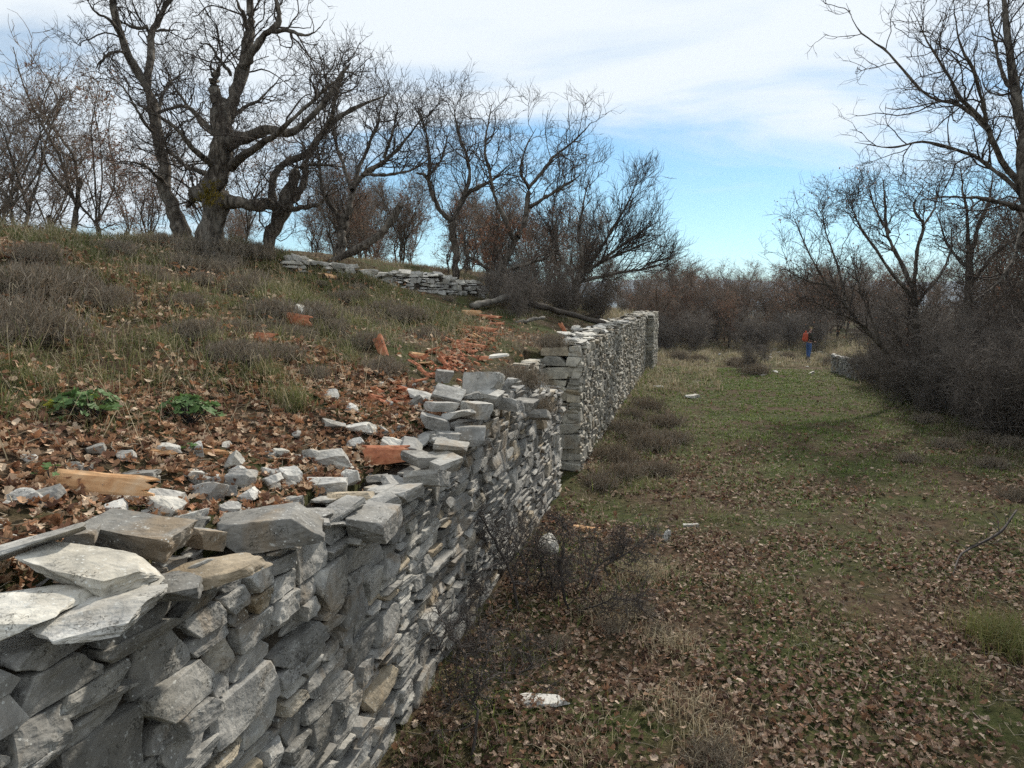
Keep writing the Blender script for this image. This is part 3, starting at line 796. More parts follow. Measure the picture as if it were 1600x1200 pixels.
make_tree('oak_tree', 'slender oak with a Y-shaped fork behind the end of the back wall', L5, OAKM, 5, at(710, 432, T))
T = 20.0
L6 = [limb(T, [(766, 456, 0, 22), (780, 425, 0, 18), (799, 392, 0, 17), (808, 370, 0, 16)]), limb(T, [(805, 377, 0, 12), (789, 340, -.3, 11), (770, 300, -.5, 9), (762, 260, -.6, 8), (759, 220, -.6, 6), (768, 165, -.7, 3)]),
      limb(T, [(808, 372, 0, 14), (820, 345, .2, 13), (826, 312, .3, 12), (828, 290, .3, 10), (815, 270, .2, 7), (820, 238, .1, 4), (838, 200, .1, 2)]), limb(T, [(824, 324, .3, 9), (850, 311, 0, 9), (882, 290, -.2, 7), (908, 272, -.3, 3)]),
      limb(T, [(828, 292, .3, 9), (850, 266, .5, 8), (866, 244, .6, 6), (902, 215, .7, 4), (925, 190, .8, 2)]), limb(T, [(778, 432, 0, 11), (810, 415, -.5, 9), (850, 405, -.8, 6), (880, 380, -1, 3)]), limb(T, [(775, 435, 0, 11), (750, 410, -.4, 8), (725, 395, -.7, 4)])]
make_tree('oak_tree', 'leaning oak holding a patch of rusty dead leaves above the fallen beams', L6, OAKM, 6, at(768, 450, T), leaves=900, leafzone=(at(775, 400, T - .3), 1.15))
T = 23.0
FAN = [lv(6.5, 1.5, .009, 8, 4, rmax=.016, wig=.2, up=.15, t0=.1, a0=18, a1=48), lv(6.5, .85, .0075, 6, 3, rmax=.01, wig=.2, up=.1, t0=.1, a0=18, a1=48), lv(6.5, .48, .0058, 4, 3, wig=.2, t0=.1, a0=18, a1=50)]
L7 = [limb(T, [(880, 470, 0, 17), (900, 440, 0, 15), (922, 415, 0, 13)]), limb(T, [(915, 425, 0, 10), (950, 398, -.2, 8), (985, 372, -.3, 6), (1030, 345, -.4, 3)]), limb(T, [(915, 422, 0, 9), (905, 370, .3, 8), (912, 320, .5, 5), (920, 282, .6, 3)]),
      limb(T, [(905, 440, 0, 10), (960, 425, -.4, 8), (1005, 420, -.5, 5), (1045, 408, -.6, 3)]), limb(T, [(920, 415, 0, 9), (955, 360, .3, 7), (982, 312, .4, 4), (995, 285, .5, 2)]), limb(T, [(900, 440, 0, 9), (870, 395, .3, 7), (862, 340, .5, 4), (870, 300, .6, 2)]),
      limb(T, [(918, 420, 0, 8), (975, 395, .5, 6), (1020, 375, .8, 3)])]
make_tree('spreading_tree', 'low fan-shaped bare tree leaning over the far end of the tall wall', L7, FAN, 7, at(882, 470, T))
# right hand trees
T = 11.8
BIG = [lv(4.2, 1.2, .008, 9, 5, rmax=.016, wig=.24, up=.08, t0=.08), lv(5.4, .62, .0052, 7, 4, rmax=.009, wig=.26, up=.08, t0=.08), lv(6.5, .34, .0038, 4, 3, wig=.28, t0=.1), lv(3, .18, .0030, 2, 3, wig=.3, t0=.2)]
L8 = [limb(T, [(1690, 680, 0, 50), (1672, 540, 0, 40), (1642, 420, 0, 32), (1612, 330, 0, 27), (1597, 275, 0, 24), (1594, 220, .1, 22), (1588, 150, .2, 18), (1578, 70, .3, 15), (1566, -20, .4, 11), (1550, -130, .4, 6)]),
      limb(T, [(1596, 292, 0, 15), (1562, 242, -.2, 13), (1538, 192, -.3, 11), (1505, 160, -.4, 9), (1482, 122, -.5, 7), (1452, 72, -.6, 5), (1425, 15, -.7, 3)]), limb(T, [(1600, 308, 0, 12), (1550, 262, .3, 9), (1500, 236, .5, 8), (1445, 220, .6, 6), (1395, 230, .7, 4), (1335, 222, .8, 2)]),
      limb(T, [(1545, 205, -.3, 10), (1505, 168, .2, 8), (1452, 152, .4, 6), (1412, 112, .5, 5), (1380, 78, .5, 4), (1342, 48, .6, 3), (1322, 5, .6, 2)]), limb(T, [(1540, 190, -.3, 9), (1525, 130, -.7, 7), (1500, 70, -.9, 5), (1490, 0, -1, 3)]),
      limb(T, [(1608, 330, 0, 16), (1560, 318, -.5, 10), (1500, 308, -.9, 6), (1440, 312, -1.2, 3)]), limb(T, [(1592, 240, 0, 14), (1640, 160, .3, 11), (1680, 60, .5, 7), (1700, -60, .6, 4)]), limb(T, [(1604, 335, 0, 13), (1590, 400, -.6, 9), (1560, 440, -.9, 6), (1520, 470, -1.2, 3)]),
      limb(T, [(1590, 160, .2, 11), (1560, 110, .8, 8), (1545, 40, 1.2, 5), (1540, -40, 1.4, 3)])]
make_tree('oak_tree', 'tall bare tree at the edge of the photo, dark limbs reaching over the track', L8, BIG, 8, at(1682, 690, T))
T = 21.5
L9 = [limb(T, [(1436, 612, 0, 19), (1433, 540, 0, 16), (1429, 455, 0, 13)]), limb(T, [(1430, 460, 0, 11), (1406, 402, .1, 9), (1390, 365, .2, 8), (1383, 325, .3, 6), (1380, 280, .4, 3)]), limb(T, [(1428, 455, 0, 10), (1432, 400, -.4, 8), (1442, 352, -.5, 7), (1428, 322, -.6, 5), (1448, 285, -.6, 2)]),
      limb(T, [(1432, 470, 0, 9), (1388, 418, -.3, 7), (1356, 372, -.5, 6), (1338, 340, -.6, 4), (1320, 300, -.7, 2)]), limb(T, [(1390, 365, .2, 7), (1365, 320, .6, 4), (1358, 275, .8, 2)]), limb(T, [(1440, 352, -.5, 6), (1460, 322, 0, 4), (1470, 282, .2, 2)]), limb(T, [(1430, 480, 0, 8), (1475, 420, .6, 6), (1490, 350, .9, 3)])]
make_tree('oak_tree', 'bare open-crowned oak rising from the thicket right of the hiker', L9, OAKM, 9, at(1436, 600, T), leaves=160)
T = 23
L10 = [limb(T, [(1520, 620, 0, 20), (1517, 500, 0, 17), (1515, 398, 0, 14)]), limb(T, [(1515, 402, 0, 11), (1530, 360, .2, 10), (1546, 320, .3, 8), (1552, 270, .3, 3)]), limb(T, [(1514, 400, 0, 9), (1512, 345, -.3, 7), (1506, 300, -.4, 5), (1500, 252, -.5, 2)]),
       limb(T, [(1516, 440, 0, 10), (1550, 400, -.5, 8), (1590, 370, -.7, 5), (1620, 340, -.8, 3)]), limb(T, [(1515, 420, 0, 8), (1480, 380, .5, 6), (1462, 330, .7, 3)])]
make_tree('oak_tree', 'bare upright tree in the thicket under the long overhanging limbs', L10, OAKM, 10, at(1520, 610, T), leaves=160)
T = 22.5
L11 = [limb(T, [(1425, 615, 0, 13), (1388, 556, 0, 11), (1352, 510, 0, 10), (1320, 470, 0, 8), (1290, 435, 0, 6), (1262, 390, 0, 4), (1238, 335, 0, 2)]), limb(T, [(1352, 510, 0, 8), (1310, 490, -.5, 6), (1268, 470, -.8, 3)]), limb(T, [(1320, 470, 0, 7), (1310, 420, .3, 5), (1290, 360, .5, 3), (1285, 320, .6, 2)]),
       limb(T, [(1300, 447, 0, 5), (1262, 440, -.2, 4), (1225, 420, -.4, 2)]), limb(T, [(1380, 548, 0, 8), (1350, 460, .5, 6), (1330, 400, .8, 3)])]
make_tree('leaning_tree', 'thin tree slanting out of the thicket towards the hiker', L11, OAKM, 11, at(1425, 605, T), leaves=260)

# leaning dead trunk and slim stems behind the back wall
T = 16.8
dl = limb(T, [(512, 412, 0, 20), (540, 398, 0, 21), (575, 380, 0, 20), (602, 358, 0, 19), (618, 335, 0, 19), (627, 318, 0, 20)])


def log_mesh(name, pts, rad, k=12, m=26, rough=0.03, seed=1):
    """a barked log with closed, splintered ends"""
    P = catmull(pts, m); r = np.interp(np.linspace(0, 1, m), np.linspace(0, 1, len(rad)), rad)
    V, F = tubes(P[None], r[None], k)
    V = V + rough * np.stack([fbm(V[:, 0] * 6 + V[:, 1] * 4, V[:, 2] * 6 + V[:, 1] * 3, 3, seed + s) for s in (0, 7, 13)], -1)
    n = len(V); ends = np.vstack([V[:k].mean(0), V[-k:].mean(0)])
    tri = [(n, (q + 1) % k, q, q) for q in range(k)] + [(n + 1, n - k + q, n - k + (q + 1) % k, n - k + (q + 1) % k) for q in range(k)]
    F3 = np.vstack([F[:, [0, 1, 2]], F[:, [0, 2, 3]], np.array([t[:3] for t in tri])])
    return mk_mesh(name, np.vstack([V, ends]), F3, smooth=True)


tag(link('dead_trunk', log_mesh('dead_trunk', dl[0], dl[1] * .9, rough=.06), M['bark']), 'thick broken dead trunk leaning across the low back wall', 'dead tree')

# generic bare trees (shared meshes)
def generic(seed, h=5.0, spread=1.0, leaves=0, levels=None, stems=1):
    rg = np.random.default_rng(seed); limbs = []
    for s in range(stems):
        off = rg.normal(0, .12, 2) * (stems > 1); lean = rg.normal(0, .18, 2) * (1.6 if stems > 1 else 1); h0 = h * rg.uniform(.22, .38)
        p = np.array([off[0], off[1], -.25]); q = np.array([off[0] + lean[0] * h0, off[1] + lean[1] * h0, h0]); r = h * .0115
        mid = (p + q) / 2 + np.append(rg.normal(0, .06, 2), 0)
        limbs.append((np.array([p, mid, q]), np.array([r * 1.3, r, r * .9])))
        for k in range(rg.integers(3, 6)):
            a = rg.uniform(0, 6.28); st = p + (q - p) * rg.uniform(.6, 1); rch = spread * h * rg.uniform(.15, .36); top = h * rg.uniform(.7, 1.0)
            e = np.array([st[0] + rch * math.cos(a), st[1] + rch * math.sin(a), top]); m1 = st + (e - st) * .35 + rg.normal(0, .05 * h, 3) * (1, 1, .3); m2 = st + (e - st) * .7 + rg.normal(0, .04 * h, 3) * (1, 1, .3)
            limbs.append((np.array([st, m1, m2, e]), r * np.array([.62, .45, .3, .13])))
    lvls = levels or [lv(4.0, h * .26, .009, 7, 3, rmax=.016, wig=.3, up=.2, t0=.05), lv(4.6, h * .15, .0075, 5, 3, rmax=.011, wig=.3, up=.15, t0=.05), lv(5.0, h * .085, .0062, 3, 3, wig=.3, t0=.05)]
    tr, cr, tips = grow(limbs, lvls, seed, trunk_sides=6)
    res = [('trunk', mk_mesh('trunk', tr[0], tr[1], smooth=True), 'bark'), ('crown', mk_mesh('crown', cr[0], cr[1], smooth=True), 'woodtwig')]
    if leaves:
        tp = tips.reshape(-1, 3); c0 = tp[rg.integers(0, len(tp), 6)]
        dd = np.min(np.linalg.norm(tp[:, None] - c0[None], axis=2), 1); pw = np.exp(-dd / (h * .1)); tp = tp[rg.choice(len(tp), leaves, p=pw / pw.sum())]
        V, F, c = leaf_cards(tp + rg.normal(0, .04, tp.shape), rg, (.06, .11), RUST)
        res.append(('dead_leaves', mk_mesh('dead_leaves', V, F, c), 'treeleaf'))
    return res


def place(kind, name, label, cat, loc, rz, sc, group):
    o = thing(name, label, cat, tuple(loc), rz, group); o.scale = (sc, sc, sc)
    for nm, me, mt in kind:
        c = link(nm, me, M[mt], crown if nm == 'dead_leaves' else o)
        if nm == 'crown': crown = c
        if nm == 'dead_leaves': c['kind'] = 'stuff'
    return o


GEN = [generic(40, 5, 1, 0), generic(41, 5, 1.1, 500), generic(42, 5, .9, 900), generic(43, 5, 1.2, 250, stems=2), generic(44, 5, 1.0, 1300), generic(45, 5, 1.1, 0, stems=3)]
rs = random.Random(31)
# wood closing the view beyond the track
spots = []
for k in range(90):
    u = rs.uniform(985, 1420); t = rs.uniform(47, 72)
    spots.append((u, t))
for k in range(14): spots.append((rs.uniform(1420, 1720), rs.uniform(40, 60)))
for u, t in spots:
    x, y = (u - 800) / FPX * t, t * CP
    kk = rs.choice((0, 1, 1, 2, 2, 3, 4, 4, 5)); sc = rs.choice((rs.uniform(.6, .85), rs.uniform(.75, 1.2)))
    place(GEN[kk], 'wood_tree', ['bare grey tree in the brown wood beyond the track', 'bare tree with scattered rusty leaves in the wood beyond the track'][kk in (1, 2, 4)], 'tree',
          (x, y, float(H(x, y))), rs.uniform(0, 6.28), sc, ['bare trees of the far wood', 'rusty-leaved trees of the far wood'][kk in (1, 2, 4)])
# trees on the rise behind the crest, at the picture's left and between the old oaks
left = [(106, 342, 23, 1.3, 0, 'tall bare oak with a straight stem behind the crest, leftmost of the bank'), (30, 345, 22, .92, 3, 'bushy two-stemmed tree at the left border of the photo'), (70, 345, 26, .75, 1, 'small leaf-dotted tree just left of the straight-stemmed oak'),
        (150, 350, 24, .9, 2, 'rusty-leaved tree just right of the straight-stemmed oak'), (195, 358, 21, .6, 4, 'short tree still thick with rusty leaves beside the tall forking oak'), (225, 362, 25, .66, 2, 'thin rusty-leaved tree partly behind the tall forking oak'), (-20, 345, 25, .8, 5, 'three-stemmed bare tree cut by the left border of the photo')]
for u, v, t, sc, kk, lab in left:
    p = at(u, v, t); z = float(H(p[0], p[1])); place(GEN[kk], 'bank_tree', lab, 'tree', (p[0], p[1], z), u * .7, sc * (1 + max(0, (p[2] - z)) / 6), 'small trees behind the crest of the bank')
for k in range(56):
    u = rs.choice((rs.uniform(230, 1000), rs.uniform(520, 990))); t = rs.uniform(23, 42); p = at(u, 420, t)
    if sd(p[0], p[1])[1] < 1.5: continue
    z = float(H(p[0], p[1])); kk = rs.choice((0, 1, 3, 4, 5, 2))
    place(GEN[kk], 'bank_tree', 'slim scrub oak seen between the old oaks behind the back wall', 'tree', (p[0], p[1], z), rs.uniform(0, 6.28), rs.uniform(.55, .92), 'scrub oaks behind the back wall')
# thicket shrubs along the right of the track
SHR = [lv(7.0, .9, .008, 6, 3, rmax=.014, wig=.3, up=.1, t0=.02), lv(8.0, .5, .0062, 5, 3, rmax=.01, wig=.3, t0=.05), lv(7.0, .28, .0052, 2, 3, wig=.3, t0=.05)]


def shrub(seed, n=9, h=2.0, levels=SHR, r=.012, spread=.8):
    rg = np.random.default_rng(seed); limbs = []
    for k in range(n):
        a = rg.uniform(0, 6.28); rch = h * spread * rg.uniform(.15, .75); b = rg.normal(0, .1 * h * .5, 2)
        e = np.array([b[0] + rch * math.cos(a), b[1] + rch * math.sin(a), h * rg.uniform(.55, 1.0)]); s0 = np.array([b[0], b[1], -.12])
        limbs.append((np.array([s0, s0 + (e - s0) * .4 + rg.normal(0, .07 * h, 3), s0 + (e - s0) * .75 + rg.normal(0, .06 * h, 3), e]), r * np.array([1.3, .9, .6, .35]) * rg.uniform(.7, 1.3)))
    tr, cr, tips = grow(limbs, levels, seed, trunk_sides=4)
    return [('stems', mk_mesh('stems', tr[0], tr[1], smooth=True), 'thicket'), ('twigs', mk_mesh('twigs', cr[0], cr[1], smooth=True), 'thicket')], tips


THK = [shrub(70 + k, 11, 2.4)[0] for k in range(4)]
tk = []
for k in range(50):
    s = rs.uniform(8, 36); d = -8.9 - 6.5 * rs.random() ** 1.5 - max(0, s - 24) * .12; tk.append((s, d))
for s, d in tk:
    x, y = xy(s, d)
    place(rs.choice(THK), 'thicket_shrub', 'dense bare thorny shrub in the dark thicket along the far side of the track', 'shrub', (x, y, float(H(x, y))), rs.uniform(0, 6.28), rs.uniform(.75, 1.3), 'shrubs of the dark thicket')
for u, v, sc in ((1362, 604, .62), (1385, 612, .8), (1412, 610, .9), (1440, 622, .9), (1475, 640, .9), (1345, 592, .45), (1400, 630, .6), (1520, 668, .8), (1575, 690, .9), (1450, 650, .55)):
    p, t = hit(u, v); place(rs.choice(THK), 'thicket_shrub', 'dense bare thorny shrub in the dark thicket along the far side of the track', 'shrub', p, rs.uniform(0, 6.28), sc, 'shrubs of the dark thicket')
# trees standing in and behind the thicket; some beyond the frame, whose shade falls over the near track
for k, (s, d, sc, kk) in enumerate([(14, -15, 1.5, 0), (17, -13.5, 1.25, 5), (20, -16, 1.4, 3), (24, -15, 1.2, 5), (27, -17, 1.3, 0), (31, -16, 1.2, 3), (11, -12.2, 1.5, 5), (8, -12, 1.6, 3), (12, -17, 1.7, 5), (9, -15, 1.7, 0), (5, -12.5, 1.6, 5), (22, -12.8, 1.05, 5), (25, -12.5, 1.15, 3), (28, -13.5, 1.2, 5), (23, -14, 1.25, 3), (19, -12.4, 1.2, 0), (33, -14, 1.1, 5), (21, -11.5, 1.0, 0), (26, -11.8, 1.0, 1), (18, -11, .95, 3), (29, -12.2, 1.05, 0), (15.5, -11.4, 1.1, 0), (13, -10.8, 1.0, 1)]):
    x, y = xy(s, d)
    place(GEN[kk], 'thicket_tree', 'dim bare tree standing inside the dark thicket beside the track', 'tree', (x, y, float(H(x, y))), k * 1.3, sc, 'bare trees in the thicket')
# dark tangled bush under the fan-shaped tree, and scrub at the foot of the wood
place(shrub(80, 16, 2.0, [lv(6, .8, .007, 6, 3, rmax=.013, wig=.3, t0=.05), lv(8, .45, .005, 5, 3, rmax=.01, wig=.3, t0=.05), lv(9, .25, .0042, 3, 3, wig=.3, t0=.05)], .014, .95)[0], 'tangled_bush',
      'dark tangled bush behind the fallen beams under the fan-shaped tree', 'bush', at(880, 492, 21.5), 0, .66, None)
place(THK[1], 'tangled_bush', 'smaller dark bush beside the far end of the tall wall, inside the ruin', 'bush', at(945, 486, 25), 1, .75, None)
place(THK[2], 'tangled_bush', 'low dark bush between the leaning oak and the low back wall', 'bush', at(815, 470, 20.5), 2, .62, None)
for k in range(11):
    x, y = hit(rs.uniform(755, 985), rs.uniform(474, 500))[0][:2]
    place(rs.choice(THK), 'ruin_shrub', 'low bare shrub growing inside the ruin behind the tall wall', 'shrub', (x, y, float(H(x, y))), rs.uniform(0, 6.28), rs.uniform(.3, .55), 'shrubs inside the ruin')
for k in range(16):
    u = rs.uniform(1010, 1400); t = rs.uniform(44, 54); x, y = (u - 800) / FPX * t, t
    place(rs.choice(THK), 'wood_edge_shrub', 'low bare shrub along the foot of the wood beyond the track', 'shrub', (x, y, float(H(x, y))), rs.uniform(0, 6.28), rs.uniform(.6, 1.1), 'shrubs at the edge of the far wood')
for u, v, sc, lab in ((1172, 577, .62, 'lone dark twiggy bush in the dry grass left of the hiker'), (1085, 545, .9, 'slim twiggy bush at the wood edge past the end of the tall wall')):
    p, t = hit(u, v); place(THK[3], 'twiggy_bush', lab, 'bush', p, u, sc, None)

# near thorn bushes at the foot of the near wall
TH = [lv(19, .50, .0045, 8, 4, rmax=.007, wig=.42, up=.05, t0=.25, a0=35, a1=85), lv(19, .25, .0034, 6, 3, rmax=.005, wig=.45, t0=.05, a0=35, a1=90), lv(15, .10, .0027, 3, 3, rmax=.003, wig=.4, t0=.05, a0=45, a1=95)]


def thorn(name, label, limbs, seed, base):
    tr, cr, tips = grow(limbs, TH, seed, trunk_sides=7, gnarl=.03)
    o = thing(name, label, 'bush', tuple(base)); b = np.asarray(base)
    link('stems', mk_mesh('stems', tr[0] - b, tr[1], smooth=True), M['thorn'], o)
    link('twigs', mk_mesh('twigs', cr[0] - b, cr[1], smooth=True), M['thorn'], o)


T = 7.2
thorn('thorn_bush', 'dark leafless thorn bush arching against the foot of the near wall',
      [limb(T, [(806, 1002, 0, 9), (810, 950, 0, 8), (795, 890, -.1, 7), (775, 850, -.2, 6), (752, 812, -.2, 4), (735, 792, -.2, 2)]), limb(T, [(800, 910, 0, 6), (825, 905, .3, 5), (815, 870, .4, 4), (790, 830, .5, 3)]), limb(T, [(808, 960, 0, 6), (840, 930, .5, 5), (850, 880, .6, 4), (840, 830, .6, 2)]), limb(T, [(790, 875, -.1, 5), (745, 900, -.4, 3), (715, 930, -.5, 2)])], 51, hit(806, 1002)[0])
T = 7.4
thorn('thorn_bush', 'wiry dark thorn bush among dead leaves beside the arching one',
      [limb(T, [(898, 1012, 0, 8), (892, 965, 0, 7), (880, 920, -.1, 6), (878, 870, -.2, 4), (890, 830, -.2, 2)]), limb(T, [(895, 980, 0, 6), (915, 930, .3, 5), (940, 880, .4, 4), (985, 860, .5, 2)]), limb(T, [(893, 960, 0, 5), (925, 950, -.3, 4), (965, 935, -.4, 3), (1000, 940, -.5, 2)]), limb(T, [(890, 960, 0, 5), (860, 920, .3, 4), (845, 870, .4, 2)]), limb(T, [(948, 900, .4, 5), (950, 880, .4, 4), (1000, 850, .5, 3), (1020, 830, .5, 2)])], 52, hit(898, 1012)[0])
T = 5.6
thorn('thorn_bush', 'small sprawling thorn bush on a single pale stem below the near wall',
      [limb(5.05, [(738, 1188, 0, 6), (742, 1130, 0, 6), (748, 1085, .05, 5), (752, 1060, .1, 5)]), limb(5.15, [(752, 1060, 0, 4), (715, 1040, .1, 3), (690, 1010, .2, 2)]), limb(5.15, [(752, 1062, 0, 4), (790, 1050, .3, 3), (830, 1052, .4, 2)]), limb(5.15, [(752, 1060, 0, 4), (765, 1010, .2, 3), (740, 975, .3, 2)])], 53, hit(738, 1188)[0])
tw = thing('fallen_branch', 'curved fallen branch lying in the shade at the far side of the track', 'branch', tuple(hit(1545, 865)[0]))
P = np.array([hit(u, v)[0] + (0, 0, h) for u, v, h in ((1488, 905, .02), (1500, 880, .1), (1530, 868, .16), (1562, 856, .22), (1585, 838, .36))]) - np.array(tw.location)
link('bough', log_mesh('bough', P, np.array([.006, .012, .016, .018, .012]), 7, 26, .006), M['thorn'], tw)
tr, cr, tips = grow([(P, np.array([.008, .012, .012, .012, .008]))], [lv(5, .4, .004, 6, 4, rmax=.006, wig=.3), lv(7, .2, .003, 4, 3, wig=.3)], 90)
link('twigs', mk_mesh('twigs', cr[0], cr[1]), M['thorn'], tw)


# ------------------------------------------------------------------ heather tufts
def heather(seed, n=430, h=.27):
    rg = np.random.default_rng(seed)
    a = rg.uniform(0, 6.28, n); el = rg.uniform(.3, 1.0, n) ** .7 * 1.55
    dr = np.stack([np.cos(a) * np.cos(el), np.sin(a) * np.cos(el), np.sin(el) + .12], -1); ln = h * rg.uniform(.35, 1.15, n)
    Q = np.empty((n, 5, 3)); Q[:, 0] = np.stack([rg.normal(0, .13, n), rg.normal(0, .13, n), np.full(n, -.03)], -1)
    for j in range(1, 5):
        dr /= np.linalg.norm(dr, axis=1, keepdims=True); Q[:, j] = Q[:, j - 1] + dr * (ln / 4)[:, None]; dr = dr + rg.normal(0, .22, dr.shape); dr[:, 2] += .1
    parts = [tubes(Q, np.full((n, 1), .0024) * np.linspace(1, .6, 5)[None], 3)]
    k = 7; idx = np.repeat(np.arange(n), k); j = rg.integers(1, 4, len(idx)); b0 = Q[idx, j]; d2 = Q[idx, j + 1] - Q[idx, j]; d2 /= np.linalg.norm(d2, axis=1, keepdims=True)
    d2 = d2 + rg.normal(0, .5, d2.shape); d2[:, 2] += .35; d2 /= np.linalg.norm(d2, axis=1, keepdims=True); l2 = h * rg.uniform(.12, .3, len(idx))
    W = np.stack([b0, b0 + d2 * l2[:, None]], 1)
    parts.append(tubes(W, np.array([[.0019, .0012]]) * np.ones((len(idx), 1)), 3))
    v, f = merge(parts)
    base = np.array([(.33, .285, .23), (.40, .345, .275), (.25, .22, .165), (.44, .36, .27)])
    nn = len(parts[0][0]) // n; c1 = np.repeat(base[rg.integers(0, 4, n)], nn, 0) * .7; c2 = np.repeat(base[rg.integers(0, 4, len(idx))], 6, 0)
    return mk_mesh('heather', v, f, np.vstack([c1, c2]) * rg.uniform(.8, 1.2, (len(v), 1)))


HEA = [heather(200 + k) for k in range(4)]
hs = [(20, 350, 1.5), (75, 352, 1.5), (135, 358, 1.3), (40, 470, 1.5), (90, 455, 1.2), (20, 520, 1.4), (75, 530, 1.1), (310, 395, 1.3), (350, 400, 1.4), (400, 402, 1.3), (285, 420, 1.1), (330, 430, 1.1), (440, 415, 1.1), (395, 440, .9),
      (470, 440, .9), (560, 500, 1.0), (600, 490, 1.1), (640, 500, 1.1), (665, 530, .9), (520, 520, .8), (570, 540, .8), (610, 465, .9), (690, 455, 1.2), (700, 480, .8), (660, 445, 1.0), (540, 470, .7), (230, 440, .9), (180, 400, 1.0), (490, 590, .55), (440, 560, .7), (355, 560, .6),
      (760, 470, .8), (160, 470, .8), (590, 440, .8), (640, 430, .9)]
for k in range(38):                                                    # scattered over the rise
    u = rs.choice((rs.uniform(0, 700), rs.uniform(250, 480), rs.uniform(450, 720))); v = rs.uniform(345, 560) + max(0, u - 250) * .12
    if hit(u, v)[1] > 4.4: hs.append((u, v, rs.uniform(.5, 1.15)))
hs += [(560, 452, .5), (640, 462, .55), (700, 470, .6), (745, 478, .5), (500, 446, .4)]
hs = [h_ for h_ in hs if h_[2] in (.5, .55, .6, .4) or not (430 < h_[0] < 790 and h_[1] < 450 + (h_[0] - 455) * .135)]
for k, (u, v, sc) in enumerate(hs):
    p, t = hit(u, v)
    o = link('heather_tuft', HEA[k % 4], M['grass'], None, tuple(p)); o.rotation_euler = (0, 0, k * 2.1); o.scale = (sc,) * 3
    tag(o, 'wiry grey-brown heather tuft growing on the leaf-strewn bank', 'heather', 'heather tufts on the bank')
for u, v, sc, z, lab in ((812, 585, 1.15, 2.2, 'big brown heather tuft on top of the near wall beside the dark block'), (838, 625, .85, 1.9, 'heather tuft hanging down the face near the end of the near wall'), (858, 630, .8, 1.9, 'small heather tuft at the broken end of the near wall'), (862, 522, .9, 2.45, 'dark heather tuft in the gap between the two walls'), (790, 640, .6, 1.95, 'heather tuft rooted in the face below the dark block')):
    p = at(u, v + 18, 9.3 if u < 850 else 11.6)
    o = link('heather_tuft', HEA[int(u) % 4], M['grass'], None, tuple(p)); o.scale = (sc,) * 3; tag(o, lab, 'heather')
hs2 = [(985, 680, 1.9), (1015, 700, 1.9), (960, 720, 1.7), (1040, 665, 1.6), (1010, 640, 1.8), (990, 655, 1.6), (935, 760, 1.2), (975, 745, 1.4), (1050, 690, 1.4), (1030, 740, 1.2), (870, 1010, .5), (1000, 960, .55), (960, 985, .55), (1030, 990, .5), (1120, 1190, .7), (1180, 585, 2.2), (1165, 575, 2.2), (1150, 570, 2.0), (1090, 565, 2.0), (1060, 560, 2.2), (1300, 570, 2.2), (1320, 580, 2.0), (1230, 560, 1.8), (1420, 720, .8), (1480, 700, 1.1), (1550, 730, 1.0), (1590, 780, 1.0), (1530, 690, 1.1), (1450, 660, 1.2), (1580, 700, 1.3)]
for k, (u, v, sc) in enumerate(hs2):
    p, t = hit(u, v); o = link('heather_tuft', HEA[k % 4], M['grass'], None, tuple(p)); o.rotation_euler = (0, 0, k * 1.7); o.scale = (sc, sc, sc * .85)
    tag(o, 'low dull heather tuft rooted in the grass and leaves of the track', 'heather', 'heather tufts on the track')

# ------------------------------------------------------------------ grass and leaf litter
def blades(pos, rg, ln, wd, lean, cols, droop=0.5):
    n = len(pos); a = rg.uniform(0, 6.28, n); dr = np.stack([np.cos(a), np.sin(a), 0 * a], -1); sd_ = np.stack([-np.sin(a), np.cos(a), 0 * a], -1)
    th = rg.normal(a * 0, 1, n); tw = rg.uniform(-1, 1, n)[:, None]; sd_ = sd_ + tw * dr; sd_ /= np.linalg.norm(sd_, axis=1, keepdims=True)
    l = ln[:, None]; ls = lean[:, None]
    p1 = pos + l * .5 * (dr * ls * .55 + np.array([0, 0, 1.0]) * (1 - .25 * ls)); p2 = p1 + l * .5 * (dr * (ls * 1.1 + droop * .3) + np.array([0, 0, 1.0]) * (1 - ls * .75 - droop * .35))
    w = wd[:, None]
    V = np.stack([pos - sd_ * w, pos + sd_ * w, p1 - sd_ * w * .75, p1 + sd_ * w * .75, p2], 1)
    q = np.arange(n)[:, None] * 5
    F = np.concatenate([q + np.array([[0, 1, 3]]), q + np.array([[0, 3, 2]]), q + np.array([[2, 3, 4]])])
    return V.reshape(-1, 3), F, np.repeat(cols, 5, 0)


def in_view(x, y, z, mu=260, mv=140):
    u, v, t = project(np.stack([x, y, z], -1)); return (t > .8) & (u > -mu) & (u < 1600 + mu) & (v < 1200 + mv) & (v > -100)


rg = np.random.default_rng(77)
GREEN = np.array([(.14, .16, .06), (.10, .125, .045), (.17, .18, .07), (.22, .205, .09)])
DRY = np.array([(.42, .355, .235), (.33, .275, .18), (.50, .435, .305), (.26, .215, .145)])


def scatter(n, region):
    """random points (s, d) in a wall-aligned box"""
    s = rg.uniform(region[0], region[1], n); d = rg.uniform(region[2], region[3], n); x, y = xy(s, d); return s, d, x, y


def clumped(n, region, per, spread):
    m = n // per; s, d, x, y = scatter(m, region); x = np.repeat(x, per); y = np.repeat(y, per)
    k = np.repeat(rg.uniform(.5, 1.2, m), per); a = rg.uniform(0, 6.28, len(x)); r = np.abs(rg.normal(0, 1, len(x))) * spread * k
    return x + r * np.cos(a), y + r * np.sin(a), np.repeat(rg.uniform(0, 1, m), per)


GV = []
def add_grass(x, y, ln, wd, lean, cols, keep, droop=.5):
    z = H(x, y); k = keep & in_view(x, y, z)
    GV.append(blades(np.stack([x, y, z - .01], -1)[k], rg, ln[k], wd[k], lean[k], cols[k], droop))


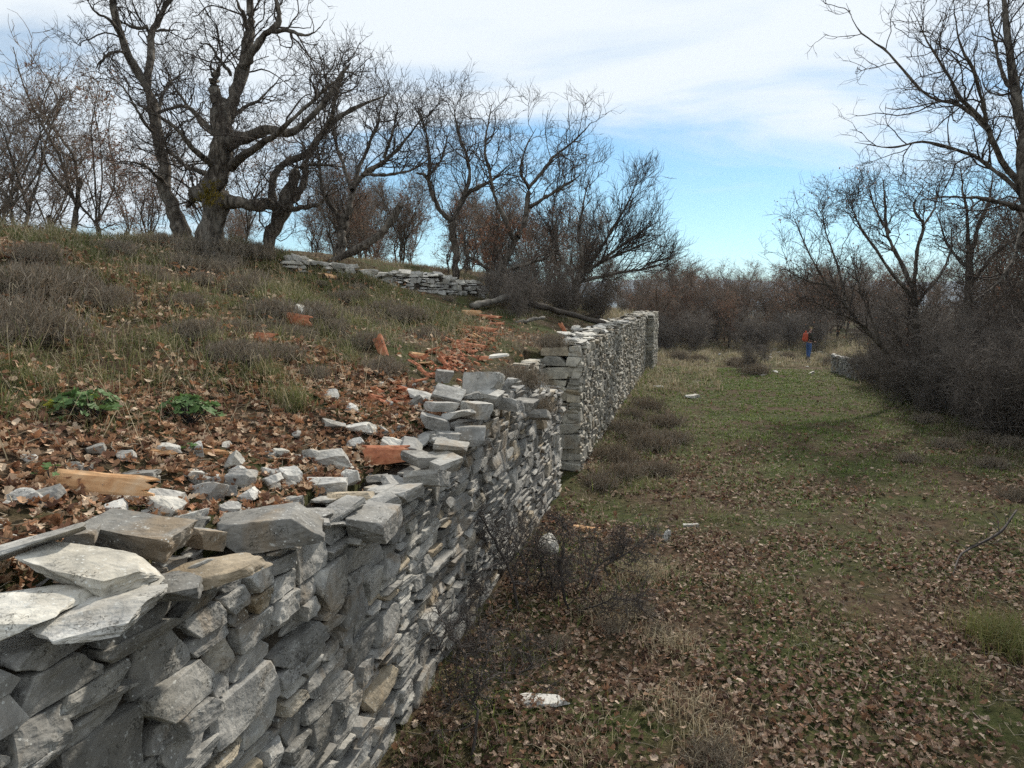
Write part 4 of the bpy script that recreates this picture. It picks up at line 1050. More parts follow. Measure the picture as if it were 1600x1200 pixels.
# bank: long soft grass, green below, straw coloured above; the strip along the wall top stays leaf litter
x, y, cl = clumped(270000, (3.2, 15, .9, 10), 60, .09); s, d = sd(x, y); n = len(x)
dens = .25 + .75 * sstep(-.4, .1, fbm(x * .55 + 3, y * .55, 3, 15)) ; band = sstep(1.3, 2.4, d + .3 * fbm(x, y, 2, 18))
dry = rg.uniform(0, 1, n) < .26 + .5 * sstep(-.1, .5, fbm(x * .4, y * .4, 3, 23)) - .1
cols = np.where(dry[:, None], DRY[rg.integers(0, 4, n)] * .92, GREEN[rg.integers(0, 4, n)] * .95) * rg.uniform(.6, 1.2, (n, 1))
pat = sstep(-.35, .15, fbm(x * 1.3 + 9, y * 1.3, 3, 35))
add_grass(x, y, rg.uniform(.12, .46, n) * (.4 + .8 * cl), rg.uniform(.0013, .0026, n) * (1 + .06 * np.hypot(x, y)), rg.uniform(.25, 1.45, n), cols, (rg.uniform(0, 1, n) < dens * band * pat) & (cl > .1), .7)
# straggling long straws on the bank
s, d, x, y = scatter(3200, (4, 14, 1.2, 9)); n = 3200
add_grass(x, y, rg.uniform(.3, .75, n), np.full(n, .0018), rg.uniform(.3, 1.3, n), DRY[rg.integers(0, 4, n)] * 1.2, np.ones(n, bool), .8)
# green tuft near the mallows and tile
for u, v, m, h_ in ((455, 640, 420, .34), (250, 545, 300, .28), (330, 540, 300, .26), (60, 600, 260, .22), (500, 520, 260, .3), (545, 560, 300, .26), (420, 590, 260, .28)):
    p, t = hit(u, v); x = p[0] + rg.normal(0, .09, m); y = p[1] + rg.normal(0, .08, m)
    add_grass(x, y, rg.uniform(.5, 1.1, m) * h_, np.full(m, .0022), rg.uniform(.1, 1.0, m), np.where(rg.uniform(0, 1, m)[:, None] < .25, DRY[rg.integers(0, 4, m)], GREEN[rg.integers(0, 4, m)]), np.ones(m, bool))
# interior of the ruin: thin dry grass
s, d, x, y = scatter(16000, (12, 34, .7, 9)); n = len(x)
add_grass(x, y, rg.uniform(.08, .3, n), rg.uniform(.003, .006, n), rg.uniform(.2, 1.1, n), DRY[rg.integers(0, 4, n)] * rg.uniform(.5, 1, (n, 1)), fbm(x * .6, y * .6, 3, 8) > -.2)
# track: short turf, greenest along its middle farther on, straw tufts along the edges
x, y, cl = clumped(205000, (3.6, 36, -10.5, -.2), 30, .11); s, d = sd(x, y); n = len(x)
mid = np.exp(-((d + 4.6) / 2.6) ** 2); far = sstep(8, 20, s)
gr = sstep(-.35, .3, fbm(x * .5, y * .5, 3, 44) + .35 * mid + .4 * far - .12 * sstep(11, 5, s))
grn = rg.uniform(0, 1, n) < .42 + .5 * mid * far
cols = np.where(grn[:, None], GREEN[rg.integers(0, 4, n)] * (.86, 1.14, .66), DRY[rg.integers(0, 4, n)] * .8) * rg.uniform(.7, 1.2, (n, 1))
edge = sstep(2.6, .4, -d) + sstep(7.4, 9.6, -d)
lnz = rg.uniform(.02, .13, n) * rg.uniform(.5, 1.3, n) * (1 + 1.6 * edge * cl)
add_grass(x, y, lnz, rg.uniform(.0018, .003, n) * (1 + .11 * np.hypot(x, y)), rg.uniform(.2, 1.1, n), cols, rg.uniform(0, 1, n) < gr * (.55 + .45 * far))
# dry grass around the far end of the track and at the foot of the wood
x, y, cl = clumped(60000, (26, 60, -20, 1.5), 24, .22); s, d = sd(x, y); n = len(x)
ok = (cl > .15) & ((d > -3.2) | (s > 37) | (d < -8.5))
add_grass(x, y, rg.uniform(.15, .5, n), rg.uniform(.006, .012, n), rg.uniform(.1, .9, n), np.where(rg.uniform(0, 1, n)[:, None] < .15, GREEN[rg.integers(0, 4, n)], DRY[rg.integers(0, 4, n)]) * rg.uniform(.7, 1.15, (n, 1)), ok)
# right bank under the thicket
s, d, x, y = scatter(26000, (8, 30, -15, -8)); n = len(x)
add_grass(x, y, rg.uniform(.08, .32, n), rg.uniform(.003, .006, n), rg.uniform(.2, 1.0, n), np.where(rg.uniform(0, 1, n)[:, None] < .35, GREEN[rg.integers(0, 4, n)], DRY[rg.integers(0, 4, n)]) * rg.uniform(.6, 1, (n, 1)), fbm(x * .5, y * .5, 3, 66) > -.25)
# bright tufts in the near right corner, tufts at the wall foot
LIME = np.array([(.15, .17, .05), (.11, .135, .04), (.21, .20, .07), (.20, .17, .08)])
for u, v, m, h_, pal in ((1560, 1000, 900, .42, LIME), (1595, 1020, 700, .45, LIME), (1480, 1060, 400, .25, GREEN), (1270, 1010, 300, .18, GREEN), (1330, 975, 300, .18, GREEN), (1180, 930, 250, .16, GREEN), (1050, 1010, 350, .25, DRY), (1010, 900, 400, .3, DRY), (960, 960, 400, .28, DRY), (1120, 1160, 260, .22, DRY), (900, 1170, 200, .2, DRY),
                         (700, 1080, 160, .2, GREEN), (640, 1170, 160, .18, GREEN), (1120, 810, 300, .16, GREEN), (905, 790, 200, .2, GREEN), (940, 740, 300, .25, DRY), (1000, 760, 400, .25, GREEN), (925, 700, 300, .3, GREEN), (1060, 1110, 200, .3, DRY)):
    p, t = hit(u, v); x = p[0] + rg.normal(0, .17, m); y = p[1] + rg.normal(0, .17, m)
    add_grass(x, y, rg.uniform(.4, 1.1, m) * h_, np.full(m, .0024), rg.uniform(.1, 1.0, m), pal[rg.integers(0, len(pal), m)] * rg.uniform(.8, 1.15, (m, 1)), np.ones(m, bool))
V = np.concatenate([g_[0] for g_ in GV]); o_ = 0; FF = []
for g_ in GV: FF.append(g_[1] + o_); o_ += len(g_[0])
gr_o = link('grass', mk_mesh('grass', V, np.concatenate(FF), np.concatenate([g_[2] for g_ in GV])), M['grass'])
tag(gr_o, 'green and straw coloured grass on the bank and the track', kind='stuff')


def oak_leaves(pos, rg, size, cols, tilt=.42, detail=True):
    n = len(pos)
    if detail:
        yv = np.array([0, .2, .34, .5, .64, .8, 1.0]); wv = np.array([.03, .25, .16, .35, .21, .32, .03])
    else:
        yv = np.array([0, .35, .65, 1.0]); wv = np.array([.04, .24, .30, .05])
    m = len(yv); j = rg.uniform(.8, 1.25, (n, m, 2))
    xs = np.stack([-wv[None] * j[..., 0], np.zeros((n, m)), wv[None] * j[..., 1]], 2)              # n,m,3
    ys = np.broadcast_to(yv[None, :, None] - .5, (n, m, 3)) + rg.normal(0, .02, (n, m, 3))
    cu = rg.normal(.9, 1.1, (n, 1, 1)); cv = rg.normal(.35, .6, (n, 1, 1)); tw = rg.normal(0, .5, (n, 1, 1))
    zs = cu * xs ** 2 * 1.6 + cv * ys ** 2 + tw * xs * ys
    P = np.stack([xs, ys, zs], -1).reshape(n, -1, 3) * size[:, None, None]
    a = rg.uniform(0, 6.28, n); tx = rg.normal(0, tilt, n); ty = rg.normal(0, tilt, n)
    ca, sa, cx, sx, cy, sy = np.cos(a), np.sin(a), np.cos(tx), np.sin(tx), np.cos(ty), np.sin(ty); o1 = np.zeros(n); i1 = np.ones(n)
    Rz = np.stack([ca, -sa, o1, sa, ca, o1, o1, o1, i1], -1).reshape(n, 3, 3); Rx = np.stack([i1, o1, o1, o1, cx, -sx, o1, sx, cx], -1).reshape(n, 3, 3); Ry = np.stack([cy, o1, sy, o1, i1, o1, -sy, o1, cy], -1).reshape(n, 3, 3)
    P = np.einsum('nij,nkj->nki', Rz @ Rx @ Ry, P) + pos[:, None]
    b = np.arange(m - 1)[:, None] * 3; q = np.concatenate([b + np.array([[0, 1, 4, 3]]), b + np.array([[1, 2, 5, 4]])]); F = (np.arange(n)[:, None, None] * m * 3 + q[None]).reshape(-1, 4)
    return P.reshape(-1, 3), F, np.repeat(cols, m * 3, 0)


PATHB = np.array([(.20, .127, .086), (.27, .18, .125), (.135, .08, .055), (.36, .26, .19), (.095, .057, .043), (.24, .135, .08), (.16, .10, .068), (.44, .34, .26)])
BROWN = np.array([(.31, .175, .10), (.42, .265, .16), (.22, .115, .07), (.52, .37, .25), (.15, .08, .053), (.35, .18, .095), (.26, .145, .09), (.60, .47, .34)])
LV = []
def add_leaves(x, y, size, dens, detail, lift=.03, pal=BROWN, tilt=.42):
    z = H(x, y); k = (rg.uniform(0, 1, len(x)) < dens) & in_view(x, y, z); x, y, z, size = x[k], y[k], z[k], size[k]; n = len(x)
    LV.append(oak_leaves(np.stack([x, y, z + rg.uniform(.004, lift, n)], -1), rg, size, pal[rg.integers(0, len(pal), n)] * rg.uniform(.72, 1.2, (n, 1)), tilt, detail))


s, d, x, y = scatter(10500, (1.5, 8, .15, 2.6)); add_leaves(x, y, .022 + .062 * rg.beta(1.6, 1.6, len(x)), .25 + .75 * sstep(2.6, 1.5, d + .4 * fbm(x, y, 2, 18)), True, .045)
s, d, x, y = scatter(9000, (7, 16, .6, 8)); add_leaves(x, y, rg.uniform(.05, .09, len(x)), .25 + .6 * sstep(-.1, .3, fbm(x * .9, y * .9, 3, 19)), False, .12)
s, d, x, y = scatter(7000, (3.5, 8, 1.8, 6)); add_leaves(x, y, rg.uniform(.05, .085, len(x)), .2 + .6 * sstep(-.2, .3, fbm(x * .9, y * .9, 3, 29)), False, .10)
for nl, s0_, s1_, det in ((15000, 3.2, 6.6, True), (17000, 6.6, 10.5, False)):
    s, d, x, y = scatter(nl, (s0_, s1_, -6.8, -.05)); fd = fbm(x * .8, y * .8, 3, 51)
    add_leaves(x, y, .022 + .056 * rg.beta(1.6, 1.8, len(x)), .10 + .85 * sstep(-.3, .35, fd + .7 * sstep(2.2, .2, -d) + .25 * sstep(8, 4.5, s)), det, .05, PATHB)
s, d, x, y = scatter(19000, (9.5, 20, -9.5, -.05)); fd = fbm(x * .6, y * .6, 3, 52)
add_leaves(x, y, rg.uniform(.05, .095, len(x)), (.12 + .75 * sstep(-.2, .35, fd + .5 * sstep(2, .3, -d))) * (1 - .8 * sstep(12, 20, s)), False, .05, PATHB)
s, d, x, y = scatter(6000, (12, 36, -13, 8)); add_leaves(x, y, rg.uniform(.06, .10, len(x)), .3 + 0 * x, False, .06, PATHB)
s, d, x, y = scatter(1500, (1.2, 11.7, .02, .6)); add_leaves(x, y, rg.uniform(.05, .09, len(x)), .8 * sstep(-.1, .3, fbm(x * 3, y * 3, 2, 71)), True, .05)
# dead twigs and straws lying in the litter
s, d, x, y = scatter(5200, (1.6, 12, -6.5, 4.5)); z = H(x, y); k = in_view(x, y, z) & ((d > .1) | (d < -.05)); x, y, z = x[k], y[k], z[k]; n = len(x)
a = rg.uniform(0, 6.28, n); l = rg.uniform(.04, .22, n); dv = np.stack([np.cos(a), np.sin(a), rg.normal(0, .12, n)], -1) * l[:, None] * .5; c0 = np.stack([x, y, z + rg.uniform(.012, .05, n)], -1)
md = c0 + rg.normal(0, .012, (n, 3)); v, f = tubes(np.stack([c0 - dv, md, c0 + dv], 1), rg.uniform(.0012, .003, n)[:, None] * np.ones((1, 3)), 3)
tc_ = np.repeat(np.array([(.20, .165, .125), (.30, .25, .18), (.13, .105, .085), (.38, .33, .25)])[rg.integers(0, 4, n)], 9, 0)
tag(link('twig_litter', mk_mesh('twig_litter', v, f, tc_), M['leaf']), 'thin dead twigs and straws lying in the leaf litter', kind='stuff')
for nm, grp in (('detail', [l for l in LV]),):
    V = np.concatenate([g_[0] for g_ in grp]); o_ = 0; FF = []
    for g_ in grp: FF.append(g_[1] + o_); o_ += len(g_[0])
    lf = link('leaf_litter', mk_mesh('leaf_litter', V, np.concatenate(FF), np.concatenate([g_[2] for g_ in grp])), M['leaf'])
    tag(lf, 'brown fallen oak leaves carpeting the bank and the track', kind='stuff')

# ------------------------------------------------------------------ loose stones on the bank and the track
rs = random.Random(88)
loose = [  # u, v, width px, height/width, depth/width, yaw, tiltx, tilty, pale, label
    (512, 714, 74, .34, .55, -14, 12, 8, 1, 'long pale angular stone lying in dead leaves above the near wall'), (565, 667, 44, .4, .8, 5, 0, 4, 1, 'small white pointed stone in the leaves above the long pale stone'),
    (508, 756, 66, .42, .6, 4, 14, 2, 1, 'bright flat white stone between the dark block and the orange tile piece'), (455, 744, 34, .95, .7, 20, -8, 8, 1, 'upright rounded white stone standing by the dark block'),
    (549, 748, 30, .9, .7, 40, 0, 0, 1, 'small chunky white stone right against the flat white stone'), (622, 700, 48, .7, .7, -10, 10, 6, 1, 'cream angular stone set above the wall edge'),
    (325, 766, 54, .55, .6, -14, 6, 4, 0, 'two-toned grey and white stone behind the dark block'), (333, 747, 46, .3, .7, -10, 4, 4, 0, 'thin pale slab resting on the two-toned stone'),
    (376, 748, 42, .9, .7, 20, 4, 20, 0, 'grey wedge-shaped stone beside the two-toned one'), (262, 778, 50, .6, .8, 10, 4, 4, 1, 'rough whitish stone at the end of the ochre tile piece'),
    (41, 777, 46, .5, .6, 28, 6, -4, 1, 'white block with dark scratches left of the ochre tile piece'), (218, 741, 58, .22, .7, 0, 2, 0, 0, 'flat grey slab sunk in the leaves above the ochre tile piece'),
    (262, 703, 44, .35, .6, -4, 0, 6, 1, 'white elongated stone below the mallow plants'), (307, 701, 22, 1.1, .6, 20, 0, 0, 1, 'little pointed white stone beside the elongated one'),
    (197, 714, 34, .45, .6, -10, 8, 6, 1, 'half-buried pale stone in the leaves below the first mallow'), (152, 702, 30, .7, .6, 40, 0, 10, 0, 'grey stone next to the half-buried pale one'),
    (119, 729, 22, .6, .7, 0, 0, 0, 0, 'rounded grey pebble stone low in the leaves'), (135, 731, 15, .8, .7, 0, 0, 0, 0, 'tiny grey pebble touching the rounded one'), (45, 716, 26, .4, .7, -18, 0, 6, 1, 'small white stone near the left border among leaves'),
    (520, 664, 34, .5, .6, 20, 0, 14, 0, 'grey sliver stone above the cream angular stone'), (475, 492, 30, 1.0, .6, 20, 0, 24, 1, 'white pointed stone leaning on the tile half buried in grass'),
    (857, 850, 34, .9, .8, 20, 0, 0, 1, 'mottled white stone at the foot of the near wall by the thorn bush'), (1041, 838, 18, 1.0, .5, 70, 20, 0, 1, 'pale tilted stone on the leaves beside the track'), (1078, 820, 22, .3, .6, 0, 0, 0, 1, 'flat whitish stone next to the pale tilted one'),
    (845, 1096, 84, .11, .4, -4, 0, 0, 1, 'long flat pale slab showing through the leaves near the thorn bushes'), (1082, 619, 22, .35, .6, 0, 0, 8, 1, 'bright white stone on the green track past the heather'), (1030, 605, 16, .3, .6, 0, 0, 0, 1, 'small pale stone by the base of the tall wall'), (686, 800, 0, 1, 1, 0, 0, 0, 0, '')]
for (u, v, wp, hr, dr_, yaw, tx, ty, pl, lab) in loose:
    if not lab: continue
    p, t = hit(u, v + wp * hr * .35); a = wp * t / FPX
    o = link('loose_stone', (SLAB_PALE if pl else SLAB_GREY)[rs.randrange(14)], None, None, (p[0], p[1], p[2] + a * hr * .3))
    o.rotation_euler = (R(tx), R(ty), R(yaw)); o.scale = (a * 1.12, a * dr_ * 1.1, a * hr * 1.1); tag(o, lab, 'stone', 'loose stones')
for k in range(85):
    s_ = rs.uniform(2.0, 8.2); d_ = .5 + abs(rs.gauss(0, .4)); x, y = xy(s_, d_); a = rs.choice((rs.uniform(.04, .1), rs.uniform(.08, .2)))
    o = link('rubble_stone', (SLAB_PALE if rs.random() < .5 else SLAB_GREY)[rs.randrange(14)], None, None, (x, y, float(H(x, y)) + a * .18)); o.rotation_euler = (R(rs.gauss(0, 14)), R(rs.gauss(0, 14)), rs.uniform(0, 6)); o.scale = (a, a * .75, a * .55)
    tag(o, 'small broken stone half sunk in the leaves along the near wall top', 'stone', 'small rubble behind the near wall edge')
for k in range(46):
    u, v = rs.choice([(rs.uniform(1185, 1320), rs.uniform(545, 578)), (rs.gauss(1195, 25), rs.gauss(555, 5)), (rs.uniform(1120, 1300), rs.uniform(540, 590))])
    p, t = hit(u, v); a = rs.uniform(.12, .4)
    o = link('track_stone', SLAB_PALE[rs.randrange(14)], None, None, (p[0], p[1], p[2] + .02)); o.rotation_euler = (R(rs.gauss(0, 8)), R(rs.gauss(0, 8)), rs.uniform(0, 6)); o.scale = (a, a * .7, a * .3)
    tag(o, 'whitish stone strewn on the track near the hiker', 'stone', 'stones strewn near the hiker')

# ------------------------------------------------------------------ broken roof tiles
def tile_mesh(seed, arc=150, r=.085, L_=.36, th=.014):
    """a broken piece of a curved clay roof tile, jagged at both ends"""
    rr = random.Random(seed); na, nl = 9, 7; V = []
    j0 = [rr.uniform(-.04, .03) for _ in range(na)]; j1 = [rr.uniform(-.07, .03) for _ in range(na)]
    for side in (0, 1):
        for l in range(nl):
            for a in range(na):
                ang = R(90 - arc / 2 + arc * a / (na - 1)); rad = (r - th * side) * (1 - .18 * l / (nl - 1))
                f = l / (nl - 1); xx = -L_ / 2 + L_ * f + j0[a] * (1 - f) ** 2 + j1[a] * f ** 2
                V.append((xx, rad * math.cos(ang), rad * math.sin(ang) - r * .6))
    F = []; s1 = na * nl
    for l in range(nl - 1):
        for a in range(na - 1):
            q = l * na + a; F += [(q, q + 1, q + na + 1, q + na), (s1 + q, s1 + q + na, s1 + q + na + 1, s1 + q + 1)]
    for l in range(nl - 1):
        for a in (0, na - 1): q = l * na + a; F.append((q, q + na, s1 + q + na, s1 + q) if a == 0 else (q, s1 + q, s1 + q + na, q + na))
    for a in range(na - 1):
        for l in (0, nl - 1): q = l * na + a; F.append((q, s1 + q, s1 + q + 1, q + 1) if l == 0 else (q, q + 1, s1 + q + 1, s1 + q))
    V = np.array(V, float); V += .004 * np.random.default_rng(seed).normal(0, 1, V.shape) * (1, .5, .5)
    return V, np.array(F)


tiles = [  # u, v, width px, arc, rx, ry, rz, lift, pale, label
    (158, 776, 172, 70, 48, 2, -4, .06, 1, 'long pale ochre tile piece lying above the slabs'), (606, 744, 66, 70, 46, -4, 8, .13, 0, 'bright orange broken tile piece at the wall edge'),
    (462, 512, 62, 120, 70, 6, -24, .10, 0, 'dark red tile half buried in grass under a white pointed stone'), (398, 535, 62, 60, 50, 0, 4, .05, 0, 'dull red tile piece veiled by grass'), (598, 552, 40, 130, 0, 60, -40, .05, 0, 'tile standing on edge beyond the long grass'),
    (514, 434, 44, 160, 10, 0, 80, .05, 1, 'upturned pale curved tile high on the bank'), (662, 628, 60, 90, 20, -10, 40, .02, 0, 'brown tile wedged under the top stones of the near wall'), (622, 600, 26, 100, 0, 0, 60, .02, 0, 'small orange tile shard in the leaves behind the top stones'),
    (760, 497, 50, 130, 0, 4, -6, .04, 0, 'red tile topmost of the fallen pile'), (738, 492, 30, 90, 60, 0, 10, .04, 1, 'orange upright shard beside the topmost tile'), (748, 517, 58, 150, 6, 4, -4, .05, 0, 'broad red curved tile in the fallen pile'), (722, 520, 30, 100, 30, 10, -40, .03, 0, 'short orange shard leaning on the broad red tile'),
    (735, 542, 56, 120, 12, 6, -16, .03, 0, 'orange-red tile lying low in the fallen pile'), (706, 535, 30, 100, 0, 20, 30, .02, 0, 'small shard at the edge of the fallen pile'), (752, 562, 40, 90, 20, 0, -10, .02, 0, 'tile just behind the dark block on the wall'), (700, 560, 36, 80, 10, 10, 20, .02, 0, 'tile piece in the red rubble behind the top stones'),
    (680, 590, 30, 80, 0, 10, 50, .02, 0, 'tile shard touching the pale stone on the wall'), (775, 508, 24, 120, 0, 0, 20, .03, 0, 'small tile at the far tip of the fallen pile'), (745, 603, 22, 70, 50, 0, 0, .06, 0, 'little orange shard tucked under the dark block'), (882, 533, 30, 80, 60, 60, 10, .2, 0, 'brown tile leaning in the gap between the walls'),
    (915, 830, 44, 130, 12, 0, -12, .03, 1, 'orange tile piece lying on the leaves at the foot of the near wall'), (930, 842, 26, 100, -10, 0, -4, .02, 1, 'smaller tile piece just below the one at the wall foot'), (858, 818, 16, 90, 0, 0, 20, .02, 0, 'red shard at the corner of the near wall'), (575, 425, 26, 110, 0, 0, 30, .03, 1, 'ochre shard near the low back wall'),
    (330, 712, 44, 60, 30, 0, -6, .01, 1, 'thin ochre shard lying below the second mallow'), (250, 712, 46, 60, 30, 0, 4, .01, 1, 'narrow ochre shard below the white elongated stone')]
for k, (u, v, wp, arc, rx, ry, rz, lift, pl, lab) in enumerate(tiles):
    p, t = hit(u, v); a = wp * t / FPX; Vt, Ft = tile_mesh(k, arc, (.17 if k == 1 else .12) if arc <= 80 and wp > 55 else max(.05, min(.1, a * .3)), a)
    o = link('roof_tile', mk_mesh('roof_tile', Vt, Ft), M['tile_pale' if pl else 'tile'], None, (p[0], p[1], p[2] + lift)); o.rotation_euler = (R(rx), R(ry), R(rz)); tag(o, lab, 'roof tile', 'broken roof tiles', 'thing')
for k in range(38):
    q_ = rs.random(); u, v = 600 + 180 * q_ + rs.gauss(0, 16), 628 - 125 * q_ + rs.gauss(0, 12); p, t = hit(u, v); a = rs.uniform(.09, .28)
    Vt, Ft = tile_mesh(60 + k, rs.uniform(50, 130), .075, a); o = link('tile_shard', mk_mesh('tile_shard', Vt, Ft), M['tile_pale' if k % 6 == 0 else 'tile'], None, (p[0], p[1], p[2] + .025)); o.rotation_euler = (R(rs.gauss(12, 22)), R(rs.gauss(0, 16)), rs.uniform(-.8, .8))
    tag(o, 'broken red tile shard among the stones and leaves behind the near wall', 'tile shard', 'tile shards behind the near wall', 'thing')
rg = np.random.default_rng(19)
cr_ = []
for k in range(260):                                                   # crumbled tile between them
    p, t = (lambda a: hit(690 + 70 * a + rg.normal(0, 18), 585 - 75 * a + rg.normal(0, 10)))(rg.uniform(0, 1)); sz = rg.uniform(.02, .07); b = rg.normal(0, 1, (8, 3)) * .17
    v, f = box_verts((-.5, .5, -.4, .4, -.15, .15)); m_ = np.array(Euler(tuple(rg.normal(0, .4, 2)) + (rg.uniform(0, 6),)).to_matrix())
    cr_.append(((v + b) * sz @ m_.T + p + (0, 0, .02), f))
v, f = merge(cr_); tag(link('tile_rubble', mk_mesh('tile_rubble', v, f), M['tile']), 'crumbled red tile scattered behind the near wall', kind='stuff')

# ------------------------------------------------------------------ fallen beams inside the ruin
for k, (a, b, wd, mt, lab) in enumerate((((738, 474, 17.0), (808, 452, 18.6), 15, 'deadwood', 'grey split log lying across the fill of the ruin'), ((806, 500, 16.4), (852, 488, 17.2), 9, 'deadwood', 'short pale branch end sticking out of the ruin'),
                                         ((800, 462, 18.2), (960, 502, 20.5), 14, 'darkwood', 'long dark beam fallen behind the tall wall'), ((690, 482, 15.2), (750, 502, 14.6), 10, 'deadwood', 'greenish grey beam above the fallen tiles'))):
    A_, B_ = at(*a) - (0, 0, .08), at(*b) - (0, 0, .12); P = np.linspace(A_, B_, 5) + np.random.default_rng(k).normal(0, .02, (5, 3)); r = wd * .34 * a[2] / FPX
    tag(link('fallen_beam', log_mesh('fallen_beam', P, np.array([r, r * 1.05, r, r * .95, r * .8]), 7, 20, .05, k + 3), M[mt]), lab, 'log', None, 'thing')

# ------------------------------------------------------------------ mallow plants
def mallow_leaf(seed, yellow=False):
    rg = np.random.default_rng(seed); n = 15; V = [(0, 0, 0)]
    for k in range(n):
        a = math.radians(-160 + 320 * k / (n - 1)); lob = .85 + .15 * math.cos(5 * a); V += [(math.sin(a) * .5 * lob, math.cos(a) * .5 * lob, .05), (math.sin(a) * lob, math.cos(a) * lob, .10 + .09 * math.cos(5 * a))]
    F = []
    for k in range(n - 1):
        i_ = 1 + 2 * k; F += [(0, i_, i_ + 2), (i_, i_ + 1, i_ + 3), (i_, i_ + 3, i_ + 2)]
    V = np.array(V) * (.5, .5, .5) + rg.normal(0, .015, (len(V), 3)); c = np.array((.42, .42, .06) if yellow else (.095, .165, .055)) * rg.uniform(.8, 1.25)
    return mk_mesh('leaf', V, np.array(F), np.tile(c, (len(V), 1)) * rg.uniform(.85, 1.1, (len(V), 1)), smooth=True)


ML = [mallow_leaf(k) for k in range(5)]; MY = [mallow_leaf(9, True)]
for q, (u, v, n, lab, ny_) in enumerate(((135, 655, 85, 'green mallow plant with yellow leaves near the left border', 4), (292, 660, 90, 'dense green mallow plant without bright yellow leaves', 0), (300, 716, 7, 'tiny green mallow seedling between white stones', 0), (80, 752, 6, 'tiny green mallow seedling left of the ochre tile piece', 0))):
    p, t = hit(u, v); o = thing('mallow_plant', lab, 'plant', tuple(p)); rr = random.Random(q); big = n > 10
    st = []
    for k in range(n):
        a = rr.uniform(0, 6.28); e_ = rr.random() ** .7 * 1.45; q_ = rr.uniform(.75, 1.05) * (1 if big else .4)
        rad = .20 * math.cos(e_) * q_; h_ = .03 + .15 * math.sin(e_) * q_; c = (rad * 1.2 * math.cos(a), rad * math.sin(a), h_)
        l_ = link('leaf', (MY if k < ny_ else ML)[0 if k < ny_ else k % 5], M['green'], o, c); sz = rr.uniform(.055, .1) * (1 if big else .6)
        l_.scale = (sz, sz, sz); l_.rotation_euler = (rr.gauss(.35, .35), rr.gauss(0, .35), a + rr.gauss(1.57, .5))
        st.append((np.array([(c[0] * .2, c[1] * .2, -.02), (c[0] * .7, c[1] * .7, c[2] * .7), c])))
    st = np.array(st); v_, f_ = tubes(st, np.full(st.shape[:2], .0022), 4); link('stalks', mk_mesh('stalks', v_, f_, np.full((len(v_), 3), .09)), M['green'], o)

# ------------------------------------------------------------------ the hiker
def skin_mesh(name, verts, edges, radii, root=0, sub=2):
    me = bpy.data.meshes.new(name); me.from_pydata(verts, edges, []); ob = bpy.data.objects.new(name, me); COL.objects.link(ob)
    ob.modifiers.new('skin', 'SKIN'); ob.modifiers['skin'].use_smooth_shade = True
    for i_, r_ in enumerate(radii):
        sv = me.skin_vertices[0].data[i_]; sv.radius = r_ if isinstance(r_, tuple) else (r_, r_); sv.use_root = (i_ == root)
    sm = ob.modifiers.new('sub', 'SUBSURF'); sm.levels = sub; sm.render_levels = sub
    dg = bpy.context.evaluated_depsgraph_get(); m2 = bpy.data.meshes.new_from_object(ob.evaluated_get(dg)); m2.name = name
    bpy.data.objects.remove(ob); bpy.data.meshes.remove(me)
    for p_ in m2.polygons: p_.use_smooth = True
    return m2


def plain(name, c, rough=.85):
    m, nt, bs = mat_base(name); pos = nt.nodes.new('ShaderNodeTexCoord').outputs['Object']
    col = ramp(nt, noise_node(nt, 14, 4, .6, pos), [(.3, tuple(x * .75 for x in c)), (.7, tuple(min(1, x * 1.2) for x in c))]); nt.links.new(col, bs.inputs['Base Color']); bs.inputs['Roughness'].default_value = rough
    return m


# local frame: +x is where the hiker faces
pp, pt = hit(1263, 562)
hk = thing('person', 'standing hiker in blue jeans, dark jacket and pale cap on the far track', 'person', tuple(pp), R(18))
bv = [(0, 0, .93), (0, 0, 1.12), (.01, 0, 1.33), (.02, 0, 1.46), (.035, 0, 1.54), (.05, 0, 1.62), (.055, 0, 1.70)]; be = [(0, 1), (1, 2), (2, 3), (3, 4), (4, 5), (5, 6)]
br = [(.15, .12), (.14, .105), (.165, .11), (.06, .06), (.055, .055), (.075, .09), (.06, .075)]
for sg in (1, -1):
    b0 = len(bv); bv += [(0, sg * .17, 1.40), (-.02, sg * .23, 1.15), (.16, sg * .20, 1.00), (.23, sg * .18, .98)]; be += [(2, b0), (b0, b0 + 1), (b0 + 1, b0 + 2), (b0 + 2, b0 + 3)]; br += [.06, .045, .032, .035]
    for fk in range(5):
        c0 = len(bv); sp = (fk - 2) * .016; bv += [(.27, sg * .18 + sp, .975 + .006 * (fk == 0)), (.295, sg * .18 + sp, .95)]; be += [(b0 + 3, c0), (c0, c0 + 1)]; br += [.009, .008]
    b0 = len(bv); bv += [(0, sg * .095, .86), (.02 * sg, sg * .10, .48), (-.03 + .05 * sg, sg * .10, .08), (.08 + .05 * sg, sg * .115, .04)]; be += [(0, b0), (b0, b0 + 1), (b0 + 1, b0 + 2), (b0 + 2, b0 + 3)]; br += [.085, .058, .042, .04]
M['skin'] = plain('skin', (.50, .32, .24), .6); M['jeans'] = plain('blue_denim', (.045, .10, .25)); M['jacket'] = plain('dark_olive_jacket', (.035, .035, .025)); M['cap'] = plain('pale_cap', (.62, .55, .36)); M['hair'] = plain('brown_hair', (.07, .045, .03)); M['boot'] = plain('dark_boot', (.03, .028, .028)); M['pack'] = plain('red_orange_pack', (.42, .075, .035)); M['packd'] = plain('dark_pack_trim', (.06, .02, .02))
link('body', skin_mesh('body', bv, be, br), M['skin'], hk)
jv = [(0, 0, .99), (0, 0, .9)]; je = [(0, 1)]; jr = [(.155, .125), (.165, .13)]
